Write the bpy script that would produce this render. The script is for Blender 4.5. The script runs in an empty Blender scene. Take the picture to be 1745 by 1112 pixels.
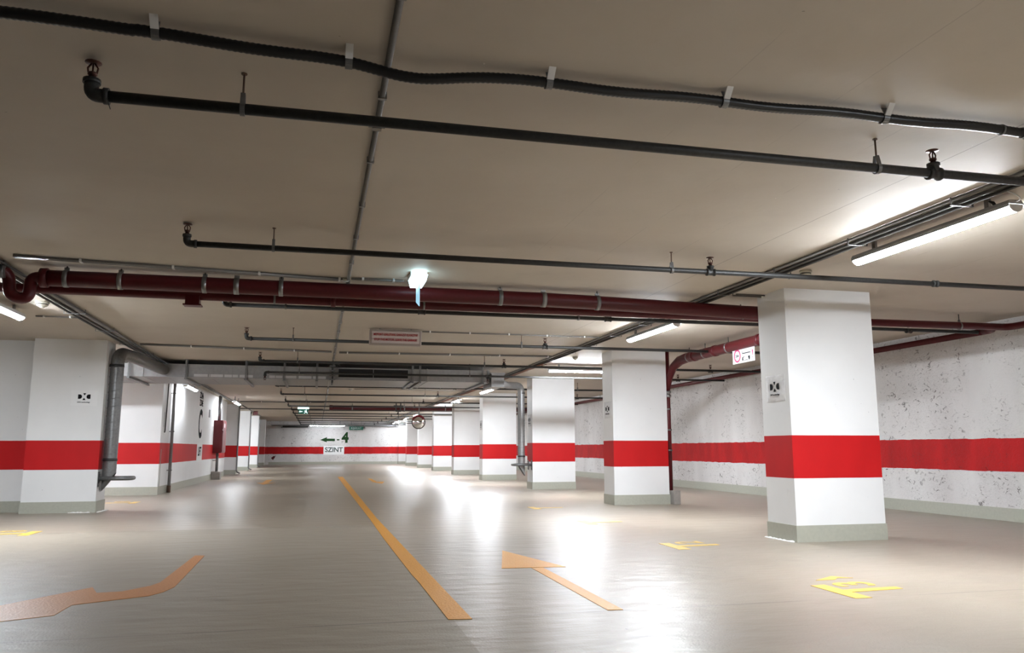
import bpy, math, random
from mathutils import Vector, Matrix
random.seed(7)
S = bpy.context.scene
C = S.collection
PI = math.pi

# ---------------------------------------------------------------- camera
cam_d = bpy.data.cameras.new('camera')
cam = bpy.data.objects.new('camera', cam_d)
C.objects.link(cam)
YAW, PITCH, ROLL = 0.238749, 0.152611, -0.001624
_f = Vector((math.cos(PITCH)*math.sin(YAW), math.cos(PITCH)*math.cos(YAW), math.sin(PITCH)))
_r = Vector((math.cos(YAW), -math.sin(YAW), 0.0))
_u = _r.cross(_f)
_r2 = _r*math.cos(ROLL) + _u*math.sin(ROLL)
_u2 = _u*math.cos(ROLL) - _r*math.sin(ROLL)
mw = Matrix((( _r2.x, _u2.x, -_f.x, 0), (_r2.y, _u2.y, -_f.y, 0), (_r2.z, _u2.z, -_f.z, 1.0), (0, 0, 0, 1)))
cam.matrix_world = mw
cam_d.sensor_fit = 'HORIZONTAL'
cam_d.sensor_width = 36.0
cam_d.lens = 36.0*1351.34/1745.0
cam_d.clip_start = 0.05
cam_d.clip_end = 200
S.camera = cam

# ---------------------------------------------------------------- world, exposure
world = bpy.data.worlds.new('world')
S.world = world
world.use_nodes = True
bgn = world.node_tree.nodes['Background']
bgn.inputs[0].default_value = (0.75, 0.8, 0.9, 1)
bgn.inputs[1].default_value = 0.0
S.view_settings.view_transform = 'Standard'
S.view_settings.look = 'None'
S.view_settings.gamma = 1.0
S.view_settings.use_curve_mapping = False
S.view_settings.exposure = 1.5
S.cycles.use_denoising = True
S.cycles.max_bounces = 10
S.cycles.diffuse_bounces = 6
S.cycles.glossy_bounces = 4
S.cycles.sample_clamp_indirect = 8.0
LAMP = 170.0            # luminance of the tubular lamps

H = 2.78               # ceiling height

# ---------------------------------------------------------------- materials
def new_mat(name):
    m = bpy.data.materials.new(name)
    m.use_nodes = True
    return m, m.node_tree, m.node_tree.nodes['Principled BSDF']

def N(nt, kind, **kw):
    n = nt.nodes.new(kind)
    for k, v in kw.items():
        setattr(n, k, v)
    return n

def simple(name, col, rough=0.5, metal=0.0, bump=0.0, bscale=60.0, vary=0.0, spec=0.5):
    m, nt, b = new_mat(name)
    b.inputs['Base Color'].default_value = (*col, 1)
    b.inputs['Roughness'].default_value = rough
    b.inputs['Metallic'].default_value = metal
    b.inputs['Specular IOR Level'].default_value = spec
    tc = N(nt, 'ShaderNodeTexCoord')
    nz = N(nt, 'ShaderNodeTexNoise')
    nz.inputs['Scale'].default_value = bscale
    nz.inputs['Detail'].default_value = 3
    nt.links.new(tc.outputs['Object'], nz.inputs['Vector'])
    if vary > 0:
        mx = N(nt, 'ShaderNodeMix', data_type='RGBA')
        mx.inputs[6].default_value = (*[c*(1-vary) for c in col], 1)
        mx.inputs[7].default_value = (*[min(1, c*(1+vary)) for c in col], 1)
        nt.links.new(nz.outputs['Fac'], mx.inputs[0])
        nt.links.new(mx.outputs[2], b.inputs['Base Color'])
    if bump > 0:
        bp = N(nt, 'ShaderNodeBump')
        bp.inputs['Strength'].default_value = bump
        bp.inputs['Distance'].default_value = 0.01
        nt.links.new(nz.outputs['Fac'], bp.inputs['Height'])
        nt.links.new(bp.outputs['Normal'], b.inputs['Normal'])
    return m

def mth(nt, op, a, b=None, c=None, clamp=False):
    n = N(nt, 'ShaderNodeMath', operation=op, use_clamp=clamp)
    for i, v in enumerate((a, b, c)):
        if v is None:
            continue
        if isinstance(v, (int, float)):
            n.inputs[i].default_value = v
        else:
            nt.links.new(v, n.inputs[i])
    return n.outputs[0]

def mixc(nt, fac, a, b):
    mx = N(nt, 'ShaderNodeMix', data_type='RGBA')
    for i, v in ((0, fac), (6, a), (7, b)):
        if isinstance(v, tuple):
            mx.inputs[i].default_value = (*v, 1)
        elif isinstance(v, (int, float)):
            mx.inputs[i].default_value = v
        else:
            nt.links.new(v, mx.inputs[i])
    return mx.outputs[2]

def noise(nt, vec, scale, detail=3, rough=0.5, dist=0.0):
    n = N(nt, 'ShaderNodeTexNoise')
    n.inputs['Scale'].default_value = scale
    n.inputs['Detail'].default_value = detail
    n.inputs['Roughness'].default_value = rough
    n.inputs['Distortion'].default_value = dist
    nt.links.new(vec, n.inputs['Vector'])
    return n.outputs['Fac']

def mapped(nt, vec, scale=(1, 1, 1), loc=(0, 0, 0), rot=(0, 0, 0)):
    n = N(nt, 'ShaderNodeMapping')
    n.inputs['Scale'].default_value = scale
    n.inputs['Location'].default_value = loc
    n.inputs['Rotation'].default_value = rot
    nt.links.new(vec, n.inputs['Vector'])
    return n.outputs['Vector']

def ramp(nt, fac, p0, p1, inv=False):
    n = N(nt, 'ShaderNodeMapRange')
    n.inputs['From Min'].default_value = p0
    n.inputs['From Max'].default_value = p1
    n.inputs['To Min'].default_value = 1.0 if inv else 0.0
    n.inputs['To Max'].default_value = 0.0 if inv else 1.0
    nt.links.new(fac, n.inputs['Value'])
    return n.outputs[0]

WHITE = (0.80, 0.80, 0.80)
RED = (0.52, 0.008, 0.010)

def banded(name, z0, z1, jag, chips, smudge=0.06):
    """white paint with a red band between two heights; chips > 0 adds scabbed plaster"""
    m, nt, b = new_mat(name)
    geo = N(nt, 'ShaderNodeNewGeometry')
    pos = geo.outputs['Position']
    sx = N(nt, 'ShaderNodeSeparateXYZ')
    nt.links.new(pos, sx.inputs[0])
    nj = noise(nt, mapped(nt, pos, (1, 1, 0.3)), 3.0, 4)
    zz = mth(nt, 'ADD', sx.outputs['Z'], mth(nt, 'MULTIPLY', mth(nt, 'SUBTRACT', nj, 0.5), jag))
    band = mth(nt, 'MULTIPLY', mth(nt, 'GREATER_THAN', zz, z0), mth(nt, 'LESS_THAN', zz, z1))
    tone = noise(nt, pos, 1.3, 4)
    white = mixc(nt, ramp(nt, tone, 0.35, 0.7), tuple(c*(1-smudge) for c in WHITE), WHITE)
    redc = mixc(nt, ramp(nt, noise(nt, mapped(nt, pos, (1, 1, 0.4)), 4, 5), 0.35, 0.7), tuple(c*(0.72 if chips else 0.92) for c in RED), RED)
    fine = noise(nt, pos, 90, 2)
    hgt = mth(nt, 'MULTIPLY', fine, 0.15)
    if chips:
        # scabbed plaster: short dark nicks in drifting patches
        patch = ramp(nt, noise(nt, mapped(nt, pos, (1, 1, 0.45)), 1.7, 4), 0.40, 0.58)
        mus = noise(nt, mapped(nt, pos, (1, 1, 1.5)), 9.0, 6, 0.62, 1.4)
        nick = mth(nt, 'MULTIPLY', ramp(nt, mus, 0.585, 0.64), patch)
        lines = noise(nt, mapped(nt, pos, (1, 1, 2.0)), 7.0, 7, 0.6, 2.4)
        edge = mth(nt, 'MULTIPLY', ramp(nt, mth(nt, 'ABSOLUTE', mth(nt, 'SUBTRACT', lines, 0.5)), 0.0, 0.012, True), patch)
        mark = mth(nt, 'MAXIMUM', mth(nt, 'MULTIPLY', nick, 0.85), mth(nt, 'MULTIPLY', edge, 0.55), clamp=True)
        patch2 = noise(nt, mapped(nt, pos, (1, 1, 0.35)), 1.0, 5)
        white = mixc(nt, ramp(nt, patch2, 0.35, 0.7), (0.60, 0.575, 0.565), (0.74, 0.725, 0.715))
        white = mixc(nt, mark, white, (0.10, 0.085, 0.08))
        redc = mixc(nt, mth(nt, 'MULTIPLY', mark, 0.5), redc, (0.14, 0.01, 0.012))
        hgt = mth(nt, 'SUBTRACT', mth(nt, 'ADD', mth(nt, 'MULTIPLY', lines, 2.0), hgt), mth(nt, 'MULTIPLY', nick, 1.0))
    else:
        scuff = mth(nt, 'MULTIPLY', ramp(nt, noise(nt, mapped(nt, pos, (1, 1, 0.5)), 9, 5, 0.6), 0.70, 0.78), ramp(nt, sx.outputs['Z'], 0.5, 0.9, True))
        white = mixc(nt, mth(nt, 'MULTIPLY', scuff, 0.4), white, (0.45, 0.46, 0.47))
        spot = ramp(nt, noise(nt, pos, 26, 1), 0.79, 0.82)
        white = mixc(nt, mth(nt, 'MULTIPLY', spot, 0.5), white, (0.3, 0.3, 0.3))
    col = mixc(nt, band, white, redc)
    nt.links.new(col, b.inputs['Base Color'])
    b.inputs['Roughness'].default_value = 0.6
    b.inputs['Specular IOR Level'].default_value = 0.25
    bp = N(nt, 'ShaderNodeBump')
    bp.inputs['Strength'].default_value = 0.5 if chips else 0.12
    bp.inputs['Distance'].default_value = 0.012
    nt.links.new(hgt, bp.inputs['Height'])
    nt.links.new(bp.outputs['Normal'], b.inputs['Normal'])
    return m

M = {}
M['pillar'] = banded('pillar_paint', 0.675, 1.139, 0.004, 0)
M['wall'] = banded('rough_wall_paint', 0.672, 1.132, 0.05, 1)
M['wall_smooth'] = banded('smooth_wall_paint', 0.675, 1.139, 0.006, 0)
M['skirting'] = simple('grey_green_skirting', (0.40, 0.40, 0.335), 0.45, 0, 0.15, 25, 0.10)

def floor_material():
    m, nt, b = new_mat('epoxy_floor')
    geo = N(nt, 'ShaderNodeNewGeometry')
    pos = geo.outputs['Position']
    sx = N(nt, 'ShaderNodeSeparateXYZ')
    nt.links.new(pos, sx.inputs[0])
    X, Y = sx.outputs['X'], sx.outputs['Y']
    n1 = noise(nt, mapped(nt, pos, (1, 0.7, 1)), 0.8, 5, 0.6)
    base = mixc(nt, ramp(nt, n1, 0.3, 0.72), (0.26, 0.218, 0.168), (0.325, 0.278, 0.221))
    n2 = noise(nt, mapped(nt, pos, (0.5, 1.6, 1)), 2.2, 2, 0.5)
    base = mixc(nt, mth(nt, 'MULTIPLY', ramp(nt, n2, 0.35, 0.8), 0.30), base, (0.25, 0.218, 0.18))
    # slightly yellower, duller older coat in front of the day joint left of the line
    wob = mth(nt, 'MULTIPLY', mth(nt, 'SUBTRACT', noise(nt, pos, 2.5, 4), 0.5), 0.10)
    edge_y = mth(nt, 'ADD', mth(nt, 'SUBTRACT', Y, 10.85), wob)
    old = mth(nt, 'MULTIPLY', mth(nt, 'LESS_THAN', edge_y, 0.0), mth(nt, 'LESS_THAN', X, 0.82))
    base = mixc(nt, mth(nt, 'MULTIPLY', old, 0.5), base, (0.29, 0.255, 0.205))
    # joints between pours
    def joint(y0, w, a):
        d = mth(nt, 'ABSOLUTE', mth(nt, 'ADD', mth(nt, 'SUBTRACT', Y, y0), mth(nt, 'MULTIPLY', wob, 0.25)))
        return mth(nt, 'MULTIPLY', ramp(nt, d, w*0.5, w, True), a)
    brk = ramp(nt, noise(nt, mapped(nt, pos, (1, 0.2, 1)), 1.2, 5), 0.38, 0.55)
    j = mth(nt, 'MULTIPLY', joint(4.86, 0.010, 0.75), brk)
    for y0, w in ((10.86, 0.02), (30.0, 0.05), (22.4, 0.03), (38.0, 0.05)):
        j = mth(nt, 'MAXIMUM', j, joint(y0, w, 0.5))
    base = mixc(nt, j, base, (0.07, 0.06, 0.05))
    spots = ramp(nt, noise(nt, pos, 23, 1), 0.80, 0.815)
    base = mixc(nt, mth(nt, 'MULTIPLY', spots, 0.8), base, (0.05, 0.045, 0.04))
    nt.links.new(base, b.inputs['Base Color'])
    rg = mth(nt, 'ADD', 0.27, mth(nt, 'MULTIPLY', n1, 0.14))
    rg = mth(nt, 'ADD', rg, mth(nt, 'MULTIPLY', old, 0.12))
    nt.links.new(rg, b.inputs['Roughness'])
    b.inputs['Specular IOR Level'].default_value = 0.30
    b.inputs['IOR'].default_value = 1.5
    # trowel ripples across the drive, orange peel close up
    rip = noise(nt, mapped(nt, pos, (0.7, 1.5, 1)), 3.6, 2, 0.5)
    peel = noise(nt, pos, 70, 2)
    h = mth(nt, 'ADD', mth(nt, 'MULTIPLY', rip, 1.0), mth(nt, 'MULTIPLY', peel, 0.10))
    bp = N(nt, 'ShaderNodeBump')
    bp.inputs['Strength'].default_value = 1.0
    bp.inputs['Distance'].default_value = 0.013
    nt.links.new(h, bp.inputs['Height'])
    nt.links.new(bp.outputs['Normal'], b.inputs['Normal'])
    return m
M['dark_wall'] = simple('dark_low_bounce_concrete', (0.10, 0.095, 0.09), 0.8, 0, 0.2, 10, 0.2)  # for the unseen outer walls, made dark to cut bounced light
M['floor'] = floor_material()

def ceiling_material():
    m, nt, b = new_mat('painted_concrete_ceiling')
    geo = N(nt, 'ShaderNodeNewGeometry')
    pos = geo.outputs['Position']
    sx = N(nt, 'ShaderNodeSeparateXYZ')
    nt.links.new(pos, sx.inputs[0])
    X, Y = sx.outputs['X'], sx.outputs['Y']
    n1 = noise(nt, pos, 0.9, 5, 0.55)
    base = mixc(nt, ramp(nt, n1, 0.3, 0.7), (0.49, 0.432, 0.36), (0.55, 0.495, 0.42))
    grime = ramp(nt, noise(nt, mapped(nt, pos, (1, 1, 1), (3, 1, 0)), 1.7, 5), 0.62, 0.78)
    base = mixc(nt, mth(nt, 'MULTIPLY', grime, 0.25), base, (0.38, 0.33, 0.28))
    # shuttering board seams run down the garage
    jit = mth(nt, 'MULTIPLY', mth(nt, 'SUBTRACT', noise(nt, pos, 9, 3), 0.5), 0.012)
    seam = None
    brk = ramp(nt, noise(nt, mapped(nt, pos, (2.0, 1, 1)), 1.6, 6, 0.65), 0.47, 0.56)
    for x0, a in ((3.76, 0.75), (4.36, 0.6), (3.15, 0.30), (2.55, 0.25), (5.4, 0.5), (6.1, 0.35), (6.9, 0.3), (1.9, 0.15), (7.9, 0.3)):
        d = mth(nt, 'ABSOLUTE', mth(nt, 'ADD', mth(nt, 'SUBTRACT', X, x0), jit))
        s = mth(nt, 'MULTIPLY', ramp(nt, d, 0.0015, 0.005, True), a)
        if a < 0.55:
            s = mth(nt, 'MULTIPLY', s, brk)
        seam = s if seam is None else mth(nt, 'MAXIMUM', seam, s)
    base = mixc(nt, seam, base, (0.16, 0.13, 0.11))
    nick = ramp(nt, noise(nt, mapped(nt, pos, (1.0, 1.6, 1)), 14, 2), 0.79, 0.81)
    base = mixc(nt, mth(nt, 'MULTIPLY', nick, 0.6), base, (0.14, 0.12, 0.10))
    pale = ramp(nt, noise(nt, mapped(nt, pos, (1.6, 1.0, 1), (9, 4, 0)), 16, 2), 0.80, 0.82)
    base = mixc(nt, mth(nt, 'MULTIPLY', pale, 0.7), base, (0.85, 0.8, 0.74))
    nt.links.new(base, b.inputs['Base Color'])
    b.inputs['Roughness'].default_value = 0.62
    bp = N(nt, 'ShaderNodeBump')
    bp.inputs['Strength'].default_value = 0.35
    bp.inputs['Distance'].default_value = 0.02
    hh = mth(nt, 'ADD', noise(nt, pos, 2.2, 4), mth(nt, 'MULTIPLY', noise(nt, pos, 40, 2), 0.05))
    nt.links.new(hh, bp.inputs['Height'])
    nt.links.new(bp.outputs['Normal'], b.inputs['Normal'])
    return m
M['ceiling'] = ceiling_material()

M['iron'] = simple('dark_iron_pipe', (0.038, 0.038, 0.037), 0.48, 0.3, 0.2, 45, 0.35)
M['steel'] = simple('brushed_steel', (0.27, 0.27, 0.27), 0.38, 0.85, 0.05, 80, 0.1)
M['rusty'] = simple('rusted_rod', (0.14, 0.09, 0.065), 0.7, 0.3, 0.2, 80, 0.3)
M['bronze'] = simple('dark_bronze', (0.10, 0.045, 0.035), 0.4, 0.7, 0, 50, 0.1)
M['hose'] = simple('black_plastic_hose', (0.006, 0.006, 0.007), 0.33, 0, 0.1, 60, 0.2)
M['redpipe'] = simple('red_painted_pipe', (0.085, 0.007, 0.010), 0.40, 0, 0.06, 30, 0.12, 0.35)
M['redcab'] = simple('red_enamel', (0.13, 0.005, 0.010), 0.35, 0, 0, 30, 0.05)
M['galv'] = simple('galvanised_sheet', (0.33, 0.33, 0.33), 0.48, 0.6, 0.08, 18, 0.18)
M['strip'] = simple('pale_zinc_strip', (0.62, 0.62, 0.63), 0.5, 0.2, 0, 30, 0.05)
M['galv_dull'] = simple('weathered_galvanised_steel', (0.20, 0.20, 0.20), 0.45, 0.7, 0.15, 30, 0.3)
M['conduit'] = simple('grey_pvc_conduit', (0.20, 0.19, 0.18), 0.26, 0, 0, 50, 0.12)
M['conduit_dark'] = simple('dark_grey_cable', (0.065, 0.06, 0.057), 0.28, 0, 0, 50, 0.15)
M['browncable'] = simple('red_brown_cable', (0.23, 0.085, 0.045), 0.5, 0, 0, 60, 0.2)
M['whiteplastic'] = simple('white_plastic', (0.72, 0.71, 0.69), 0.4, 0, 0, 40, 0.03)
M['creamplastic'] = simple('cream_plastic', (0.55, 0.53, 0.45), 0.4, 0, 0, 40, 0.05)
M['greyplastic'] = simple('grey_plastic', (0.24, 0.23, 0.23), 0.4, 0, 0, 40, 0.05)
M['black'] = simple('black_rubber_and_shade', (0.012, 0.012, 0.012), 0.5, 0, 0, 40, 0.1)
M['yellow'] = simple('yellow_floor_paint', (0.62, 0.275, 0.025), 0.42, 0, 0.3, 60, 0.12, 0.3)
M['yellow2'] = simple('bright_yellow_floor_paint', (0.68, 0.45, 0.07), 0.34, 0, 0.2, 60, 0.12)
M['orange'] = simple('orange_floor_paint', (0.46, 0.17, 0.02), 0.42, 0, 0.3, 60, 0.12, 0.3)
M['green'] = simple('dark_green_paint', (0.018, 0.050, 0.018), 0.8, 0, 0, 40, 0.1, 0.08)
M['greypaint'] = simple('grey_green_paint', (0.08, 0.11, 0.10), 0.8, 0, 0, 40, 0.1, 0.08)
M['ink'] = simple('black_ink', (0.010, 0.010, 0.012), 0.85, 0, 0, 40, 0.0, 0.05)
M['paper'] = simple('white_paper', (0.62, 0.62, 0.62), 0.35, 0, 0, 40, 0.0)
M['paper_bright'] = simple('bright_white_paper', (0.79, 0.79, 0.79), 0.35, 0, 0, 40, 0.0)
M['sleeve'] = simple('wrinkled_clear_sleeve_over_paper', (0.80, 0.80, 0.81), 0.10, 0, 1.0, 14, 0.02, 0.6)
M['plain_white'] = simple('white_paint_patch', WHITE, 0.55, 0, 0, 40, 0.01)
M['signface'] = simple('frosted_pink_grey_panel', (0.47, 0.40, 0.37), 0.3, 0, 0, 30, 0.03)
M['signframe'] = simple('taupe_metal_frame', (0.31, 0.26, 0.23), 0.4, 0.2, 0, 30, 0.03)
M['signred'] = simple('dark_red_letters', (0.33, 0.015, 0.03), 0.4, 0, 0, 30, 0.03)
M['magenta'] = simple('crimson_print', (0.55, 0.01, 0.12), 0.4, 0, 0, 30, 0.02)
M['concrete'] = simple('bare_concrete_plug', (0.30, 0.27, 0.25), 0.8, 0, 0.3, 30, 0.15)
M['greybox'] = simple('stained_grey_metal', (0.30, 0.275, 0.255), 0.5, 0.1, 0.2, 18, 0.2)
M['whitegrout'] = simple('white_filler', (0.78, 0.77, 0.75), 0.6, 0, 0.6, 40, 0.05)
M['grille'] = simple('black_grille', (0.012, 0.010, 0.010), 0.6, 0, 0, 40, 0.1)
M['mirror'] = simple('mirror_acrylic', (0.85, 0.85, 0.85), 0.03, 1.0)
M['mirror_rim'] = simple('mirror_rim_rubber', (0.03, 0.02, 0.02), 0.4)
M['housing'] = simple('lamp_housing', (0.40, 0.41, 0.42), 0.4, 0, 0, 40, 0.03)

def emit(name, col, strength):
    m, nt, b = new_mat(name)
    b.inputs['Base Color'].default_value = (0.8, 0.8, 0.8, 1)
    b.inputs['Emission Color'].default_value = (*col, 1)
    b.inputs['Emission Strength'].default_value = strength
    return m
M['tube'] = emit('lit_opal_diffuser', (0.875, 0.935, 1.0), LAMP)
_nt = M['tube'].node_tree        # the LED strip inside faces down: the diffuser is brightest underneath
_g = N(_nt, 'ShaderNodeNewGeometry')
_sz = N(_nt, 'ShaderNodeSeparateXYZ')
_nt.links.new(_g.outputs['Normal'], _sz.inputs[0])
_dn = mth(_nt, 'MAXIMUM', mth(_nt, 'MULTIPLY', _sz.outputs['Z'], -1.0), 0.0)
_nt.links.new(mth(_nt, 'MULTIPLY', mth(_nt, 'ADD', 0.10, mth(_nt, 'MULTIPLY', _dn, 0.90)), LAMP), _nt.nodes['Principled BSDF'].inputs['Emission Strength'])
for _nm, _k in (('tube_dim', 0.17), ('tube_mid', 0.40)):      # weaker tubes of the wall-mounted and far lamps
    M[_nm] = M['tube'].copy()
    for _n in M[_nm].node_tree.nodes:
        if _n.type == 'MATH' and _n.operation == 'MULTIPLY' and abs(_n.inputs[1].default_value-LAMP) < 1e-3:
            _n.inputs[1].default_value = LAMP*_k
M['emerg'] = emit('lit_emergency_diffuser', (0.55, 0.86, 1.0), 2.2)
M['emerg_blade'] = emit('edge_lit_acrylic_blade', (0.10, 0.26, 0.36), 0.6)
M['exit_green'] = emit('lit_exit_sign_green', (0.004, 0.05, 0.035), 0.12)
M['exit_green'].node_tree.nodes['Principled BSDF'].inputs['Base Color'].default_value = (0.01, 0.10, 0.07, 1)
M['exit_white'] = emit('lit_exit_sign_white', (0.6, 0.95, 0.9), 0.6)

# ---------------------------------------------------------------- builders
WL = {}     # world location of every object built so far

class MB:
    def __init__(self):
        self.v, self.f, self.s = [], [], []
    def face(self, idx, smooth=False):
        self.f.append(idx); self.s.append(smooth)
    def box(self, a, b):
        x0, y0, z0 = [min(p, q) for p, q in zip(a, b)]
        x1, y1, z1 = [max(p, q) for p, q in zip(a, b)]
        i = len(self.v)
        self.v += [(x0,y0,z0),(x1,y0,z0),(x1,y1,z0),(x0,y1,z0),(x0,y0,z1),(x1,y0,z1),(x1,y1,z1),(x0,y1,z1)]
        for q in ((0,3,2,1),(4,5,6,7),(0,1,5,4),(1,2,6,5),(2,3,7,6),(3,0,4,7)):
            self.face(tuple(i+k for k in q))
        return self
    def tube(self, pts, r, seg=12, cap=True):
        pts = [Vector(p) for p in pts]
        n = len(pts)
        t0 = (pts[1]-pts[0]).normalized()
        ref = Vector((0, 0, 1)) if abs(t0.z) < 0.9 else Vector((1, 0, 0))
        nrm = t0.cross(ref).normalized()
        base = len(self.v)
        for k in range(n):
            if k == 0: t = t0
            elif k == n-1: t = (pts[k]-pts[k-1]).normalized()
            else: t = ((pts[k]-pts[k-1]).normalized()+(pts[k+1]-pts[k]).normalized()).normalized()
            nrm = (nrm - t*nrm.dot(t)).normalized()
            bi = t.cross(nrm)
            rr = r[k] if isinstance(r, (list, tuple)) else r
            for j in range(seg):
                a = 2*PI*j/seg
                self.v.append(tuple(pts[k]+nrm*math.cos(a)*rr+bi*math.sin(a)*rr))
        for k in range(n-1):
            for j in range(seg):
                a, b2 = base+k*seg+j, base+k*seg+(j+1) % seg
                self.face((a, b2, b2+seg, a+seg), True)
        if cap:
            self.face(tuple(base+j for j in range(seg))[::-1])
            self.face(tuple(base+(n-1)*seg+j for j in range(seg)))
        return self
    def prism(self, poly, axis, a, b):
        """poly of 2-D points extruded along axis ('x','y','z') from a to b"""
        def P3(p, t):
            return {'x': (t, p[0], p[1]), 'y': (p[0], t, p[1]), 'z': (p[0], p[1], t)}[axis]
        i, n = len(self.v), len(poly)
        self.v += [P3(p, a) for p in poly]+[P3(p, b) for p in poly]
        self.face(tuple(i+k for k in range(n))[::-1]); self.face(tuple(i+n+k for k in range(n)))
        for k in range(n):
            self.face((i+k, i+(k+1) % n, i+n+(k+1) % n, i+n+k))
        return self
    def lathe(self, o, prof, axis=(0, 0, 1), seg=20):
        """prof: (radius, height) pairs around axis through o"""
        o, ax = Vector(o), Vector(axis).normalized()
        u = ax.cross(Vector((1, 0, 0)) if abs(ax.x) < 0.9 else Vector((0, 1, 0))).normalized()
        w = ax.cross(u)
        base = len(self.v)
        for r, h in prof:
            for j in range(seg):
                a = 2*PI*j/seg
                self.v.append(tuple(o+ax*h+(u*math.cos(a)+w*math.sin(a))*r))
        for k in range(len(prof)-1):
            for j in range(seg):
                a, b2 = base+k*seg+j, base+k*seg+(j+1) % seg
                self.face((a, b2, b2+seg, a+seg), True)
        self.face(tuple(base+j for j in range(seg))[::-1])
        self.face(tuple(base+(len(prof)-1)*seg+j for j in range(seg)))
        return self
    def build(self, name, mat, parent=None, loc=None, bevel=0.0):
        if parent is not None:
            o = WL[parent.name]
        elif loc is not None:
            o = Vector(loc)
        else:
            zs = [min(v[i] for v in self.v) for i in range(3)]
            ze = [max(v[i] for v in self.v) for i in range(3)]
            o = Vector(((zs[0]+ze[0])/2, (zs[1]+ze[1])/2, zs[2]))
        me = bpy.data.meshes.new(name)
        me.from_pydata([tuple(Vector(v)-o) for v in self.v], [], self.f)
        me.polygons.foreach_set('use_smooth', self.s)
        me.materials.append(mat if not isinstance(mat, str) else M[mat])
        me.update()
        ob = bpy.data.objects.new(name, me)
        C.objects.link(ob)
        if parent is not None:
            ob.parent = parent
        else:
            ob.location = o
        WL[ob.name] = o
        import bmesh
        bm = bmesh.new(); bm.from_mesh(me)
        bmesh.ops.recalc_face_normals(bm, faces=bm.faces)
        bm.to_mesh(me); bm.free()
        if bevel > 0:
            bv = ob.modifiers.new('bevel', 'BEVEL')
            bv.width = bevel; bv.segments = 2; bv.limit_method = 'ANGLE'
        return ob

def tag(o, label, cat, group=None):
    o['label'] = label; o['category'] = cat
    if group: o['group'] = group
    return o

def thing(name, label, cat, loc, group=None):
    o = bpy.data.objects.new(name, None)
    o.empty_display_size = 0.1
    C.objects.link(o)
    o.location = loc
    WL[o.name] = Vector(loc)
    return tag(o, label, cat, group)

def struct(name, mb, mat, parent=None, **k):
    o = mb.build(name, mat, parent, **k)
    if parent is None: o['kind'] = 'structure'
    return o

def rounded(pts, rad, n=6):
    """polyline with its corners rounded"""
    pts = [Vector(p) for p in pts]
    out = [pts[0]]
    for i in range(1, len(pts)-1):
        a, b, c = pts[i-1], pts[i], pts[i+1]
        d1, d2 = (a-b), (c-b)
        r = min(rad, d1.length*0.49, d2.length*0.49)
        p0, p2 = b+d1.normalized()*r, b+d2.normalized()*r
        for k in range(n+1):
            t = k/n
            out.append(p0*(1-t)**2+b*2*t*(1-t)+p2*t**2)
    out.append(pts[-1])
    return out

def lettering(name, s, size, origin, xdir, ydir, mat, parent=None, bold=0.0, depth=0.0015, align='CENTER', sx=1.0):
    """text as a mesh: reading direction xdir, letter-up direction ydir"""
    cu = bpy.data.curves.new(name, 'FONT')
    cu.body = s; cu.size = size; cu.align_x = align; cu.align_y = 'CENTER'
    cu.extrude = depth; cu.offset = bold
    tmp = bpy.data.objects.new('tmp', cu)
    C.objects.link(tmp)
    dg = bpy.context.evaluated_depsgraph_get()
    me = bpy.data.meshes.new_from_object(tmp.evaluated_get(dg))
    bpy.data.objects.remove(tmp, do_unlink=True)
    bpy.data.curves.remove(cu)
    xd, yd = Vector(xdir).normalized(), Vector(ydir).normalized()
    zd = xd.cross(yd)
    o = Vector(origin)
    base = WL[parent.name] if parent is not None else o
    for v in me.vertices:
        v.co = (o-base)+xd*v.co.x*sx+yd*v.co.y+zd*v.co.z
    me.materials.clear(); me.materials.append(M[mat])
    me.name = name
    ob = bpy.data.objects.new(name, me)
    C.objects.link(ob)
    if parent is not None: ob.parent = parent
    else: ob.location = o
    WL[ob.name] = base
    return ob

# ---------------------------------------------------------------- setting
XW = 9.3       # face of the right wall
YF = 53.9      # face of the far wall
struct('floor', MB().box((-12, -9, -0.3), (9.8, 54.4, 0)), 'floor')
struct('ceiling', MB().box((-12, -9, H), (9.8, 54.4, H+0.3)), 'ceiling')
struct('wall_right', MB().box((XW, -9, 0), (XW+0.4, YF, H)), 'wall')
struct('wall_back', MB().box((-12, YF, 0), (9.8, YF+0.4, H)), 'wall')
struct('wall_near', MB().box((-12, -9, 0), (XW, -8.8, H)), 'dark_wall')
struct('wall_outer', MB().box((-12, -8.8, 0), (-11.8, YF, H)), 'dark_wall')
struct('wall_side', MB().box((-11.8, 14.55, 0), (-4.47, 14.75, H)), 'wall_smooth')
struct('wall_left', MB().box((-11.8, 19.2, 0), (-3.4, 32.2, H)), 'wall_smooth')
struct('baseboard_right', MB().box((XW-0.012, -8.8, 0), (XW, YF, 0.178)), 'skirting')
struct('baseboard_back', MB().box((-3, YF-0.012, 0), (XW-0.012, YF, 0.17)), 'skirting')
struct('baseboard_side', MB().box((-11.8, 14.538, 0), (-4.47, 14.55, 0.177)), 'skirting')
bl = MB().box((-11.8, 19.188, 0), (-3.388, 19.2, 0.177))
bl.box((-3.4, 19.2, 0), (-3.388, 32.2, 0.177))
struct('baseboard_left', bl, 'skirting')

# ---------------------------------------------------------------- pillars
def pillar(x0, x1, y0, y1, label, group):
    t = thing('pillar', label, 'pillar', ((x0+x1)/2, (y0+y1)/2, 0), group)
    MB().box((x0, y0, 0), (x1, y1, H)).build('shaft', 'pillar', t)
    e = 0.010
    sk = MB().box((x0-e, y0-e, 0), (x1+e, y0, 0.176))
    sk.box((x0-e, y1, 0), (x1+e, y1+e, 0.176)).box((x0-e, y0, 0), (x0, y1, 0.176)).box((x1, y0, 0), (x1+e, y1, 0.176))
    sk.build('skirting', 'skirting', t)
    return t

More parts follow.
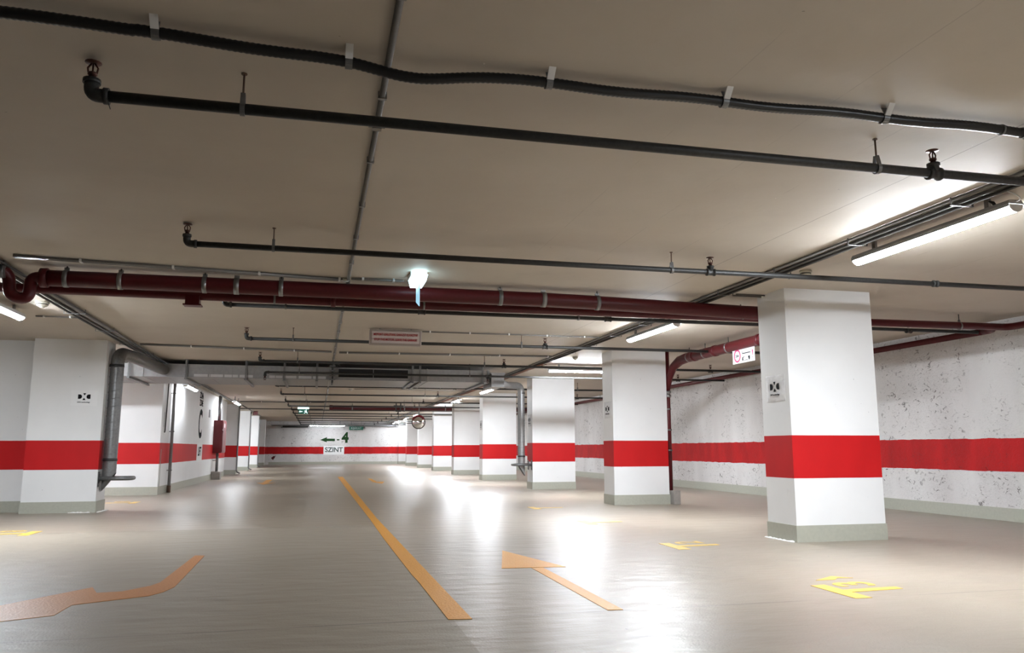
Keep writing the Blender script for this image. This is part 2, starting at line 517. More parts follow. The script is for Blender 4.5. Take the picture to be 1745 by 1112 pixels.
RY = [7.78, 13.6, 19.3, 25.2, 31.0, 36.8, 42.6, 48.4, 53.3]
RX = [5.04, 5.19, 5.22, 5.16, 5.20, 5.22, 5.24, 5.24, 5.24]
rl = ['white pillar with red band, nearest and biggest on the right, dull grey side turned to the aisle',
      'white pillar with red band and a thin dark red riser pipe on its right edge',
      'white pillar with red band behind the steel extract duct, right of the drive',
      'white pillar with red band, first one beyond the hanging steel duct elbow',
      'white pillar with red band, second one beyond the hanging steel duct elbow',
      'white pillar with darker red band, third one beyond the steel duct elbow',
      'white pillar with red band partly behind the round mirror',
      'narrow distant white pillar with red band, last but one before the far wall on the right',
      'most distant white pillar with red band, touching the right end of the far wall']
right_pillars = []
for i, (y, x, l) in enumerate(zip(RY, RX, rl)):
    d = 0.52 if i else 0.56
    right_pillars.append(pillar(x, x+(1.06 if i == 1 else 1.11), y, min(y+d, YF-0.02), l, 'banded pillars along the right of the drive'))
LY = [14.2, 33.8, 39.6, 45.5, 51.2]
ll = ['white pillar with red band at the left edge with a black and white notice',
      'white pillar with red band just beyond the red hydrant cabinet',
      'distant white pillar with red band, second beyond the red hydrant cabinet',
      'distant white pillar with red band, third beyond the red hydrant cabinet',
      'most distant white pillar on the left, beside the dark corner of the far wall']
left_pillars = []
for i, (y, l) in enumerate(zip(LY, ll)):
    x1 = -3.42 if i == 0 else -3.12
    left_pillars.append(pillar(x1-1.08, x1, y, y+0.55, l, 'banded pillars along the left of the drive'))

# white filler smears at pillar feet
def smear(x0, y0, x1, y1, label):
    mb = MB(); n = 14
    for k in range(n):
        t = (k+0.5)/n
        x, y = x0+(x1-x0)*t, y0+(y1-y0)*t
        r = 0.012+0.014*random.random()
        mb.lathe((x, y, 0.0), [(r*1.3, 0), (r*1.1, r*0.4), (r*0.5, r*0.75)], seg=7)
    tag(mb.build('filler_smear', 'whitegrout'), label, 'filler')
smear(5.0, 8.35, 5.0, 7.80, 'lumpy white filler bead on the floor at the foot of the nearest right pillar')
smear(-3.80, 14.17, -3.50, 14.17, 'broken white filler line on the floor in front of the left notice pillar')
smear(-3.38, 14.18, -3.36, 14.72, 'white filler strip round the right side foot of the left notice pillar')

# ---------------------------------------------------------------- lamps
def lamp(x, y, z, along, length, label, group='tubular ceiling lamps', wires=True, tube='tube'):
    """waterproof tubular lamp; (x, y) is its middle"""
    t = thing('batten_lamp', label, 'lamp', (x, y, z), group)
    L = length/2
    W = 0.060
    def prof(sc, z0, top):
        if top:
            return [(-W*1.04, z0-0.020), (-W*1.08, z0-0.020), (-W*1.08, z0+0.004), (-W*0.8, z0+0.030), (W*0.8, z0+0.030), (W*1.08, z0+0.004), (W*1.08, z0-0.020), (W*1.04, z0-0.020), (W*1.04, z0+0.001), (-W*1.04, z0+0.001)]
        return [(W*sc*math.cos(a), z0-0.055*sc*math.sin(a)) for a in [PI*k/10 for k in range(11)]]
    def ext(poly, a, b):
        mb = MB()
        if along == 'y': mb.prism([(x+p[0], p[1]) for p in poly], 'y', y+a, y+b)
        else: mb.prism([(y+p[0], p[1]) for p in poly], 'x', x+a, x+b)
        return mb
    zc = z
    ext(prof(1, zc+0.001, True), -L, L).build('housing', 'housing', t)
    ext(prof(0.96, zc, False), -L+0.009, L-0.009).build('diffuser', tube, t)
    for s in (-1, 1):
        e = ext(prof(1.0, zc, False), s*L, s*(L-0.008))
        e.build('end_cap', 'whiteplastic', t)
        c = s*L*0.72
        if along == 'y': mb = MB().box((x-0.012, y+c-0.02, zc+0.031), (x+0.012, y+c+0.02, H))
        else: mb = MB().box((x+c-0.02, y-0.012, zc+0.031), (x+c+0.02, y+0.012, H))
        mb.build('bracket', 'steel', t)
    if wires:
        pts = []
        for k in range(9):
            q = k/8
            if along == 'y': pts.append((x-0.13*q, y-L-0.10*math.sin(q*PI*0.8), zc+0.02+(H-0.04-zc-0.02)*q**2-0.02*math.sin(q*PI)))
            else: pts.append((x-L-0.12*math.sin(q*PI*0.8), y-0.02*q, zc+0.02+(H-0.04-zc-0.02)*q**2-0.02*math.sin(q*PI)))
        MB().tube(pts, 0.006, 6).build('lead', 'whiteplastic', t)
    return t

ZL = 2.675
lamp(4.67, 5.19, ZL, 'y', 1.69, 'long lit tubular lamp nearest the camera at upper right', wires=True)
lamp(4.67, -0.3, ZL, 'y', 1.69, 'lit tubular lamp behind the camera in the right row', wires=True)
lamp(4.66, 10.58, ZL, 'y', 1.66, 'lit tubular lamp seen just under the big dark red pipe near the right pillars')
lamp(5.58, 16.2, ZL-0.01, 'x', 1.68, 'lit tubular lamp set crosswise left of the pillar with the red riser')
lamp(4.76, 22.6, ZL, 'y', 1.68, 'lit tubular lamp just beneath the steel duct elbow')
lamp(4.74, 28.0, ZL, 'y', 1.68, 'lit tubular lamp left of the first pillars beyond the steel duct')
lamp(5.65, 33.9, ZL-0.02, 'x', 1.68, 'lit tubular lamp set crosswise right of the round mirror')
lamp(4.76, 39.6, ZL, 'y', 1.68, 'small distant lit lamp just above the round mirror')
lamp(4.76, 44.6, ZL, 'y', 1.68, 'small distant lit lamp just left of the round mirror', wires=False)
lamp(4.76, 49.0, ZL, 'y', 1.68, 'tiny lit lamp last but one before the far wall', wires=False, tube='tube_mid')
lamp(4.86, 52.4, ZL, 'y', 1.68, 'tiny lit lamp touching the right end of the far wall', wires=False, tube='tube_mid')
lamp(-3.73, 10.32, ZL, 'y', 1.68, 'lit tubular lamp at the left edge under the red pipes', wires=True)
lamp(-5.4, 15.9, ZL, 'x', 1.68, 'lit tubular lamp mostly hidden behind the left notice pillar')
lamp(-3.12, 21.2, 2.53, 'y', 1.68, 'lit tubular lamp low on the left wall above the painted letter', wires=False, tube='tube_dim')
lamp(-2.78, 29.3, 2.60, 'y', 1.68, 'lit tubular lamp just out from the left wall above the red hydrant cabinet', wires=False, tube='tube_mid')
lamp(-4.12, 36.6, ZL, 'x', 1.3, 'added unseen lamp behind the first left pillar beyond the hydrant cabinet', wires=False)  # added out of sight to brighten the far left pillars
lamp(-4.6, 43.0, ZL, 'x', 1.5, 'added unseen lamp between the last left pillars', wires=False)  # second unseen lamp, added for more light on the last pillars
lamp(0.6, 52.7, 2.50, 'x', 2.2, 'long bright lamp on the far wall above the painted arrow', tube='tube_dim')

# ---------------------------------------------------------------- sprinkler pipes
def sprinkler(x, y, z, parent, up=True):
    s = 1 if up else -1
    mb = MB().lathe((x, y, z), [(0.016, 0), (0.016, 0.02*1), (0.021, 0.021), (0.021, 0.032), (0.013, 0.034), (0.013, 0.036)], (0, 0, s), 10)
    for k in (-1, 1):
        mb.tube([(x+k*0.018, y, z+s*0.030), (x+k*0.022, y, z+s*0.055), (x+k*0.006, y, z+s*0.079)], 0.0045, 6)
    mb.tube([(x, y, z+s*0.034), (x, y, z+s*0.075)], 0.004, 6)
    mb.lathe((x, y, z+s*0.076), [(0.010, 0), (0.036, 0.004), (0.036, 0.007)], (0, 0, s), 14)
    return mb.build('sprinkler_head', 'bronze', parent)

def hanger(x, y, z, r, parent, mat='rusty', open_=True):
    mb = MB()
    mb.tube([(x, y, z+r+0.045), (x, y, H)], 0.0055, 6)
    mb.lathe((x, y, H-0.006), [(0.014, 0), (0.014, 0.006)], seg=8)
    mb.build('hanger_rod', mat, parent)
    c = MB()
    w = 0.011
    n = 14
    ring = [((r+0.003)*math.sin(a), (r+0.003)*-math.cos(a)) for a in [(-0.72+1.44*k/n)*PI for k in range(n+1)]]
    pts = [(-0.008, r+0.05)]+ring+[(0.008, r+0.05)]
    for k in range(len(pts)-1):
        (ya, za), (yb, zb) = pts[k], pts[k+1]
        d = Vector((ya-yb, za-zb)); nn = Vector((-d.y, d.x)).normalized()*0.0035
        c.prism([(y+ya+nn.x, z+za+nn.y), (y+yb+nn.x, z+zb+nn.y), (y+yb-nn.x, z+zb-nn.y), (y+ya-nn.x, z+za-nn.y)], 'x', x-w, x+w)
    c.build('hanger_clamp', 'galv_dull', parent)

def coupling(x, y, z, r, parent, w=0.045):
    mb = MB().lathe((x-w, y, z), [(r*1.18, 0), (r*1.45, 0.003), (r*1.45, 0.016), (r*1.25, 0.019), (r*1.25, 2*w-0.019), (r*1.45, 2*w-0.016), (r*1.45, 2*w-0.003), (r*1.18, 2*w)], (1, 0, 0), 14)
    return mb

pipes = [  # y, z, far end x, r, sprinkler/hangers, label
 (3.78, 2.60, 9.1, 0.027, 'dark iron sprinkler pipe nearest the camera, ending in an elbow at upper left'),
 (6.55, 2.61, 9.1, 0.024, 'second dark sprinkler pipe from the camera, in front of the big red pipe'),
 (9.25, 2.60, 9.05, 0.024, 'dark sprinkler pipe just behind and below the big red pipe'),
 (12.1, 2.60, 9.05, 0.024, 'dark sprinkler pipe passing behind the hanging stop-the-motor sign'),
 (15.0, 2.58, 9.05, 0.024, 'dark sprinkler pipe just in front of the big grey duct'),
 (16.55, 2.52, 9.05, 0.022, 'low dark sprinkler pipe running across the face of the grey duct'),
 (20.75, 2.57, 9.05, 0.024, 'first dark sprinkler pipe beyond the grey duct'),
 (23.8, 2.56, 9.05, 0.023, 'second dark sprinkler pipe beyond the grey duct'),
 (27.2, 2.55, 9.05, 0.023, 'third dark sprinkler pipe beyond the grey duct'),
 (29.8, 2.53, 9.05, 0.023, 'dark sprinkler pipe just in front of the green exit sign'),
 (33.6, 2.57, 9.05, 0.023, 'dark sprinkler pipe just behind the distant red pipe and exit sign'),
 (36.2, 2.54, 9.05, 0.023, 'distant dark sprinkler pipe, second beyond the exit sign'),
 (39.3, 2.56, 9.05, 0.023, 'distant dark sprinkler pipe, third beyond the exit sign'),
 (42.4, 2.55, 9.05, 0.023, 'distant dark sprinkler pipe, fourth beyond the exit sign'),
 (45.4, 2.53, 9.05, 0.023, 'distant dark sprinkler pipe, fifth beyond the exit sign'),
 (48.4, 2.52, 9.05, 0.023, 'faint far sprinkler pipe, second from the far wall'),
 (51.3, 2.51, 9.05, 0.023, 'faintest sprinkler pipe, closest to the far wall')]
for i, (y, z, xe, r, label) in enumerate(pipes):
    t = thing('sprinkler_pipe', label, 'pipe', (-1.06, y, z), 'dark iron sprinkler pipes across the ceiling')
    xs = -1.06
    MB().tube([(xs+0.05, y, z), (2.2, y, z), (xe, y, z+0.015)], r, 14).build('pipe', 'iron', t)
    pend = (i == 5)
    s = -1 if pend else 1
    el = MB().tube(rounded([(xs+0.075, y, z), (xs, y, z), (xs, y, z+s*0.075)], 0.05), r*1.18, 14)
    el.lathe((xs+0.055, y, z), [(r*1.42, 0), (r*1.42, 0.022)], (1, 0, 0), 14)
    el.lathe((xs, y, z+s*0.055), [(r*1.42, 0), (r*1.42, 0.020)], (0, 0, s), 14)
    if i == 0:
        el.tube([(xs+0.075, y-0.03, z-0.02), (xs+0.095, y-0.035, z-0.075)], 0.002, 5)
    el.build('elbow', 'iron', t)
    sprinkler(xs, y, z+s*0.075, t, not pend)
    xh = [-0.40, 3.10] if i < 12 else [-0.40]
    for x in xh: hanger(x, y, z, r, t)
    # tee with an upright head, plain couplings further on
    xt = 3.49
    tee = coupling(xt, y, z, r, t)
    tee.lathe((xt, y, z), [(r*1.2, 0), (r*1.2, r+0.02), (r*1.4, r+0.021), (r*1.4, r+0.036)], (0, 0, s), 12)
    tee.build('tee', 'iron', t)
    sprinkler(xt, y, z+s*(r+0.034), t, not pend)
    if i < 9:
        for xc in ((1.15,) if i == 2 else ()) + (7.9,):
            coupling(xc, y, z, r, t).build('coupling', 'iron', t)
        if i in (1,):
            coupling(5.95, y, z+0.01, r, t, 0.03).build('coupling', 'iron', t)
        if i not in (0, 1): 
            hanger(6.9, y, z+0.012, r, t)
            sprinkler(7.9, y, z+0.015+r*1.3, t)

# ---------------------------------------------------------------- black hose with white straps
t = thing('flexible_hose', 'black corrugated hose strapped across the ceiling nearest the camera', 'hose', (0.2, 3.42, H-0.06))
yc = 3.42
hp = []
xs_ = -3.2
while xs_ < 8.0:
    dip = 0.035*math.exp(-((xs_-0.36)/0.22)**2)+0.035*math.exp(-((xs_-4.47)/0.3)**4)
    sag = 0.010*math.sin((xs_+0.72)/0.83*PI)**2 if -0.8 < xs_ < 3.8 else 0.004
    hp.append((xs_, yc+0.02*math.sin(xs_*1.3)-0.05*math.exp(-((xs_+1.3)/0.6)**2)+0.03*math.exp(-((xs_-0.3)/0.4)**2), H-0.045-dip-sag))
    xs_ += 0.012
rr = [0.0262 if k % 2 else 0.0238 for k in range(len(hp))]
MB().tube(hp, rr, 12).build('corrugated_tube', 'hose', t)
for x in (-0.72, 0.08, 1.02, 1.94, 2.86, 3.78, 4.7):
    p = min(hp, key=lambda q: abs(q[0]-x))
    mb = MB(); n = 12; R = 0.029
    pts = [(0.0, 0.068)]+[(R*math.sin(a), -R*math.cos(a)) for a in [(-0.55+1.1*k/n)*PI for k in range(n+1)]]
    for k in range(len(pts)-1):
        (ya, za), (yb, zb) = pts[k], pts[k+1]
        d = Vector((ya-yb, za-zb))
        if d.length < 1e-5: continue
        nn = Vector((-d.y, d.x)).normalized()*0.003
        mb.prism([(p[1]+ya+nn.x, p[2]+za+nn.y), (p[1]+yb+nn.x, p[2]+zb+nn.y), (p[1]+yb-nn.x, p[2]+zb-nn.y), (p[1]+ya-nn.x, p[2]+za-nn.y)], 'x', x-0.016, x+0.016)
    mb.build('clamp', 'galv_dull', t)
    MB().prism([(p[1]-0.075, H), (p[1]-0.069, H), (p[1]-0.026, p[2]+0.004), (p[1]-0.034, p[2]+0.0)], 'x', x-0.017, x+0.017).build('strap', 'whiteplastic', t)
for x in (3.60, 3.74):
    p = min(hp, key=lambda q: abs(q[0]-x))
    MB().lathe((x, p[1], p[2]), [(0.030, 0), (0.030, 0.012)], (1, 0, 0), 12).build('collar', 'galv_dull', t)

# ---------------------------------------------------------------- conduits
def conduit_run(name, label, offs, axis, a, b, fixed, zc=H-0.017, r=0.0125, clips=1.0, clipoff=0.0, mat='conduit', cat='conduit', group=None, jitter=0.0, clipmat='whiteplastic', start=None):
    """parallel tubes fixed under the ceiling; axis 'x' or 'y'; fixed = other coordinate of the middle (or a pair a->b)"""
    fa, fb = (fixed, fixed) if isinstance(fixed, (int, float)) else fixed
    loc = ((a+b)/2, (fa+fb)/2, zc) if axis == 'x' else ((fa+fb)/2, (a+b)/2, zc)
    t = thing(name, label, cat, loc, group)
    for k, o in enumerate(offs):
        pts = []
        bundle = name == 'conduit_bundle'
        km = ('conduit', 'conduit_dark', 'conduit', 'conduit_dark', 'conduit')[k % 5] if bundle else mat
        dz = (0.0, -0.022, -0.004, -0.026, 0.0, -0.012, -0.02)[k % 7] if bundle else 0.0
        n = max(2, int(abs(b-a)/0.7)) if jitter else 2
        for q in range(n):
            u = q/(n-1)
            along = a+(b-a)*u
            other = fa+(fb-fa)*u+o+(random.uniform(-jitter, jitter) if jitter else 0)
            zz = zc+dz-(random.random()*jitter*0.8 if jitter else 0)
            pts.append((along, other, zz) if axis == 'x' else (other, along, zz))
        MB().tube(pts, r, 10).build('tube', km, t)
    lo, hi = min(offs)-r-0.006, max(offs)+r+0.006
    c = min(a, b)+clipoff
    cw = 0.007 if name == 'conduit_bundle' else 0.011
    zlow = zc-r-(0.027 if name == 'conduit_bundle' else 0.0)
    n = 0
    while clips and c < max(a, b) and n < 48:
        u = (c-a)/(b-a); o = fa+(fb-fa)*u
        if axis == 'x': mb = MB().box((c-cw, o+lo, zlow-0.004), (c+cw, o+hi, zlow)).box((c-cw, o+lo, zlow), (c+cw, o+lo+0.005, H)).box((c-cw, o+hi-0.005, zlow), (c+cw, o+hi, H))
        else: mb = MB().box((o+lo, c-cw, zlow-0.004), (o+hi, c+cw, zlow)).box((o+lo, c-cw, zlow), (o+lo+0.005, c+cw, H)).box((o+hi-0.005, c-cw, zlow), (o+hi, c+cw, H))
        mb.build('clip', clipmat, t)
        c += clips; n += 1
    return t

conduit_run('conduit_bundle', 'wide grey conduit bundle running down the garage above the right lamps', [-0.085, -0.045, -0.008, 0.034, 0.07], 'y', 1.0, 53.4, 4.47, clips=1.15, clipoff=0.15, clipmat='galv_dull')
conduit_run('conduit_bundle', 'wide grey conduit and cable bundle running down the left side of the ceiling', [-0.13, -0.095, -0.06, -0.02, 0.015, 0.05, 0.085], 'y', 7.6, 19.0, (-3.02, -3.17), clips=1.6, clipoff=0.3, clipmat='galv_dull', mat='conduit_dark', r=0.013)
conduit_run('conduit_bundle', 'dark conduit bundle over the left wall lamps leading to the cabinet pipe', [-0.05, -0.01, 0.03], 'y', 21.5, 31.8, -3.12, clips=1.2, mat='conduit_dark', r=0.018, clipmat='steel')
conduit_run('ceiling_conduit', 'single dark grey conduit running straight down the middle of the ceiling', [0.0], 'y', -2.0, 53.4, 0.26, clips=0.93, clipoff=0.25, r=0.016, zc=H-0.018, mat='conduit', clipmat='steel')
conduit_run('ceiling_conduit', 'pair of grey conduits just in front of the big red pipe', [-0.03, 0.012], 'x', -2.78, 0.20, (8.03, 8.40), clips=0.80, clipoff=0.55, r=0.0135)
conduit_run('ceiling_conduit', 'thin pale conduit pair leading to the blue-white emergency light', [-0.022, 0.012], 'x', 0.29, 0.84, 8.32, clips=0.32, clipoff=0.12, r=0.008)
conduit_run('ceiling_conduit', 'pair of thin conduits in front of the grey duct, left of the middle conduit', [-0.03, 0.0, 0.03], 'x', -2.98, 0.20, (14.5, 14.9), clips=0.86, clipoff=0.8, r=0.014)
conduit_run('ceiling_conduit', 'pair of thin conduits in front of the grey duct, right of the middle conduit', [-0.025, 0.02], 'x', 0.34, 4.36, (14.95, 14.7), clips=0.95, clipoff=0.15, r=0.015)
conduit_run('ceiling_conduit', 'thin pale conduit running right from the stop-the-motor sign', [0.0], 'x', 1.50, 4.36, 11.95, clips=0.62, clipoff=0.12, r=0.010)
conduit_run('ceiling_conduit', 'short pale conduit between the left lamp and the left bundle', [-0.02, 0.01], 'x', -3.72, -3.22, 11.7, clips=0.32, clipoff=0.1, r=0.008)
conduit_run('ceiling_conduit', 'short conduit pair beside the top of the nearest right pillar', [-0.04, 0.04], 'x', 4.66, 5.03, 8.2, clips=0.0, r=0.009, mat='conduit_dark')
conduit_run('ceiling_conduit', 'thin conduit leading right from the smoke detector beyond the duct', [0.0], 'x', 1.02, 4.36, 24.1, clips=0.0, r=0.010)
conduit_run('ceiling_conduit', 'thin dark conduit leading right from the lamp above the cabinet', [0.0], 'x', -3.0, 0.2, 31.5, clips=0.9, r=0.018, mat='conduit_dark')
conduit_run('ceiling_conduit', 'dark pipe pair under the ceiling above the first pillar beyond the cabinet', [0.0, 0.06], 'x', -4.2, 0.2, 35.2, zc=H-0.10, clips=0.0, r=0.022, mat='conduit_dark')
conduit_run('cable_bundle', 'red-brown cables sagging under the right conduit bundle beside the duct', [-0.05, -0.02, 0.01, 0.04], 'y', 15.6, 31.0, 4.47, zc=H-0.060, r=0.009, clips=0.0, mat='browncable', jitter=0.018, cat='cable')
# small dark fittings dangling from the near bundle
for q in ((4.40, 7.05, 'black cable gland hanging from the right bundle below the far lamp end'), (4.42, 4.52, 'black cable gland hanging from the right bundle by the near lamp end')):
    tag(MB().tube([(q[0]+0.20, q[1], H-0.034), (q[0]+0.215, q[1]-0.02, H-0.05), (q[0]+0.22, q[1]-0.03, H-0.075)], [0.006, 0.012, 0.012], 8).build('cable_gland', 'black'), q[2], 'cable gland')
tag(MB().box((0.215, 4.2, H-0.031), (0.305, 4.22, H-0.029)).box((0.235, 4.19, H-0.045), (0.285, 4.23, H-0.0301)).build('conduit_coupling', 'conduit'), 'small joint on the middle ceiling conduit below the hose', 'conduit joint')

# ---------------------------------------------------------------- red pipes
def band_clamp(x, y, z, r, parent, bright=True, rod=True, w=0.022):
    mb = MB().lathe((x-w, y, z), [(r+0.001, 0), (r+0.006, 0.0005), (r+0.006, 2*w-0.0005), (r+0.001, 2*w)], (1, 0, 0), 24)
    mb.box((x-w, y-0.012, z+r), (x+w, y+0.012, z+r+0.03))
    mb.build('pipe_clamp', 'steel' if bright else 'galv_dull', parent)
    if rod:
        MB().tube([(x, y, z+r+0.02), (x, y, H)], 0.006, 6).lathe((x, y, z+r+0.015), [(0.014, 0), (0.014, 0.02)], seg=6).build('hanger_rod', 'black', parent)

t = thing('red_pipe', 'thick dark red pipe crossing the garage under the ceiling', 'pipe', (1.5, 8.5, 2.64))
RB = 0.080
yb = 8.45
def zb(x): return 2.655 if x < 2.6 else max(2.605, 2.655-0.02*(x-2.6))
bp_ = [(-2.62+k*0.5, yb, zb(-2.62+k*0.5)) for k in range(17)]+[(6.1, yb, 2.605)]
bp_ = bp_+[(6.25, yb+0.02, 2.61), (6.37, yb+0.10, 2.61), (6.42, yb+0.25, 2.61), (6.42, 13.05, 2.61), (6.40, 13.30, 2.585), (6.355, 13.50, 2.48), (6.325, 13.60, 2.30), (6.30, 13.64, 2.08)]
MB().tube(bp_, [RB]*(len(bp_)-5)+[0.088, 0.088, 0.075, 0.058, 0.04], 24).build('main_run', 'redpipe', t)
for x, br in ((-1.96, True), (-1.17, True), (-0.42, True), (1.92, True), (3.06, True), (-2.45, False)):
    band_clamp(x, yb, zb(x), RB, t, br)
for x in (-0.86, 2.42):
    band_clamp(x, yb, zb(x), RB, t, True, False, 0.026)
for y_, z_ in ((10.2, 2.61), (11.55, 2.61), (12.35, 2.61), (12.95, 2.61)):
    mb = MB().lathe((6.42, y_-0.02, z_), [(RB+0.001, 0), (RB+0.009, 0.001), (RB+0.009, 0.039), (RB+0.001, 0.04)], (0, 1, 0), 20)
    mb.build('pipe_clamp', 'steel', t)
    MB().tube([(6.42, y_, z_+RB), (6.42, y_, H)], 0.006, 6).build('hanger_rod', 'black', t)
for y_ in (10.6, 12.0, 12.75):
    MB().lathe((6.42, y_-0.05, 2.61), [(RB, 0), (RB+0.014, 0.004), (RB+0.014, 0.096), (RB, 0.10)], (0, 1, 0), 20).build('coupling', 'redpipe', t)
# swan-neck loop at the left end
MB().tube(rounded([(-2.62, yb, 2.655), (-2.76, yb, 2.655), (-2.76, yb-0.02, 2.43), (-2.93, yb-0.02, 2.46), (-2.94, yb-0.04, 2.69), (-3.15, yb-0.25, 2.70), (-4.2, yb-1.0, 2.70)], 0.10), 0.056, 18).build('swan_neck', 'redpipe', t)
MB().lathe((-2.68, yb, 2.655), [(RB, 0), (RB+0.016, 0.004), (RB+0.016, 0.066), (RB, 0.07)], (1, 0, 0), 22).build('coupling', 'redpipe', t)
band_clamp(-2.97, yb-0.12, 2.675, 0.056, t, False)

t = thing('red_pipe', 'thinner red pipe running behind and below the thick one to the right wall', 'pipe', (1.5, 8.82, 2.6))
y2 = 8.83
def z2(x): return 2.605+0.008*x*0.4
p2 = [(-6.0, y2, 2.615), (-2.6, y2, 2.612), (0.9, y2, 2.600), (5.2, y2, 2.61), (8.9, y2, 2.63)]
MB().tube(rounded(p2+[(9.14, y2, 2.63), (9.14, y2-0.4, 2.63), (9.14, 1.0, 2.63)], 0.16), 0.047, 18).build('main_run', 'redpipe', t)
mb = MB().box((-1.40, y2-0.06, 2.50), (-1.26, y2+0.06, 2.60)); mb.box((-1.42, y2-0.07, 2.495), (-1.24, y2+0.07, 2.51)); mb.build('branch_stub', 'redpipe', t)
MB().lathe((0.09, y2, 2.602), [(0.047, 0), (0.06, 0.006), (0.06, 0.05), (0.047, 0.056)], (1, 0, 0), 18).build('coupling', 'redpipe', t)
for x in (-0.5, 1.12, 5.1, 6.93, 8.35):
    zz = 2.605 if x < 5 else 2.62
    band_clamp(x, y2, zz, 0.047, t, x > 5, True, 0.011)

t = thing('red_pipe', 'red pipe running along the top of the rough right wall', 'pipe', (9.14, 20, 2.63))
MB().tube([(9.14, 9.2, 2.63), (9.14, 20.0, 2.625), (9.14, 34.0, 2.625), (9.14, 53.0, 2.625)], 0.046, 18).build('main_run', 'redpipe', t)
MB().tube(rounded([(9.14, 9.25, 2.63), (9.12, 9.05, 2.63), (8.8, 8.86, 2.63)], 0.1), 0.047, 14).build('branch', 'redpipe', t)
for y_ in (8.95, 12.1, 20.0, 24.6, 30.0, 38.0):
    if y_ > 9.2:
        MB().lathe((9.14, y_-0.03, 2.627), [(0.047, 0), (0.063, 0.005), (0.063, 0.055), (0.047, 0.06)], (0, 1, 0), 16).build('coupling', 'redpipe', t)
        MB().tube([(9.14, y_+0.5, 2.66), (9.14, y_+0.5, H)], 0.006, 6).build('hanger_rod', 'rusty', t)

t = thing('red_riser', 'thin dark red riser pipe on the right edge of the second right pillar', 'pipe', (6.30, 13.64, 0))
MB().tube([(6.30, 13.64, 0.2), (6.30, 13.64, H)], 0.037, 16).build('pipe', 'redpipe', t)
for z_ in (0.95, 1.32, 1.70):
    MB().lathe((6.30, 13.64, z_), [(0.038, 0), (0.050, 0.003), (0.050, 0.025), (0.038, 0.028)], seg=14).build('pipe_clamp', 'galv_dull', t)
mb = MB().lathe((6.30, 13.64, 1.93), [(0.038, 0), (0.056, 0.004), (0.056, 0.05), (0.040, 0.055), (0.040, 0.075), (0.056, 0.08), (0.056, 0.12), (0.038, 0.124)], seg=16)
mb.build('valve_coupling', 'steel', t)
MB().box((6.266, 13.46, 0.0), (6.40, 13.72, 0.245)).build('foot_guard', 'greybox', t, bevel=0.006)

t = thing('red_pipe', 'distant thick red pipe crossing behind the green exit sign', 'pipe', (3, 32.0, 2.60))
MB().tube([(0.42, 32.0, 2.60), (9.0, 32.0, 2.60)], 0.085, 18).build('main_run', 'redpipe', t)
MB().lathe((0.42, 32.0, 2.60), [(0.10, 0), (0.10, 0.12)], (1, 0, 0), 18).build('end_coupling', 'redpipe', t)
for x in (1.3, 3.35, 5.0): band_clamp(x, 32.0, 2.60, 0.085, t, True, True, 0.02)
t = thing('pipe_bracket', 'dark bracket with a hanging rod on the distant red pipe left of the mirror', 'bracket', (3.0, 31.6, 2.6))
MB().box((2.98, 31.75, 2.45), (3.02, 31.85, H)).box((3.16, 31.75, 2.50), (3.20, 31.85, H)).box((2.9, 31.76, 2.66), (3.28, 31.84, 2.70)).box((2.98, 31.76, 2.45), (3.2, 31.84, 2.49)).build('frame', 'iron', t)
MB().tube([(3.1, 31.8, 2.20), (3.1, 31.8, 2.5)], 0.012, 8).build('rod', 'iron', t)

# ---------------------------------------------------------------- rectangular duct
t = thing('air_duct', 'large flat galvanised air duct crossing the garage under the ceiling', 'duct', (0.4, 17.8, 2.42))
DY0, DY1, DZ0, DZ1 = 16.95, 18.75, 2.425, 2.685
mb = MB().box((-5.6, DY0, DZ0), (0.20, DY1, DZ1))
mb.build('left_section', 'galv', t)
MB().box((0.20, DY0+0.01, DZ0), (3.62, DY1, DZ1)).build('right_section', 'galv', t)
x = -5.5
while x < 0.1:
    MB().box((x-0.006, DY0-0.012, DZ0-0.004), (x+0.006, DY1, DZ1)).build('seam_flange', 'galv', t)
    x += 0.42
for x in (0.20, 2.25, 3.58):
    MB().box((x-0.012, DY0-0.02, DZ0-0.012), (x+0.012, DY1, DZ1+0.01)).build('seam_flange', 'galv', t)
MB().box((-5.6, DY0-0.014, DZ0-0.003), (0.2, DY0, DZ0+0.01)).build('edge_fold', 'galv', t)
xx = -2.45
k = 0
while xx < 0.1:
    if k % 5 != 4: MB().box((xx, DY0-0.011, DZ0+0.012), (xx+0.26, DY0-0.004, DZ0+0.065)).build('edge_strip', 'strip', t)
    xx += 0.29; k += 1
# grille
g = MB().box((0.36, DY0-0.03, 2.46), (1.86, DY0-0.004, 2.48)).box((0.36, DY0-0.03, 2.655), (1.86, DY0-0.004, 2.675)).box((0.36, DY0-0.03, 2.46), (0.385, DY0-0.004, 2.675)).box((1.835, DY0-0.03, 2.46), (1.86, DY0-0.004, 2.675)).box((1.10, DY0-0.03, 2.46), (1.11, DY0-0.004, 2.675))
gf = g.build('grille_frame', 'galv', t)
gb = MB().box((0.385, DY0-0.006, 2.48), (1.835, DY0-0.003, 2.655))
for k in range(7): gb.box((0.385, DY0-0.022, 2.490+k*0.024), (1.835, DY0-0.006, 2.496+k*0.024))
gb.build('louvres', 'grille', gf)
for x in (-3.66, -2.60, -1.46, -0.71, -0.06, 1.92, 2.08, 3.45):
    mb = MB().box((x-0.012, DY0-0.06, DZ0-0.03), (x+0.012, DY0-0.04, H))
    mb.box((x+0.022, DY0-0.06, DZ0-0.03), (x+0.030, DY0-0.04, H))
    mb.box((x-0.02, DY0-0.08, DZ0-0.045), (x+0.03, DY1+0.1, DZ0-0.016))
    mb.box((x-0.012, DY1+0.05, DZ0-0.03), (x+0.012, DY1+0.07, H))
    mb.build('support_strap', 'galv_dull', t)
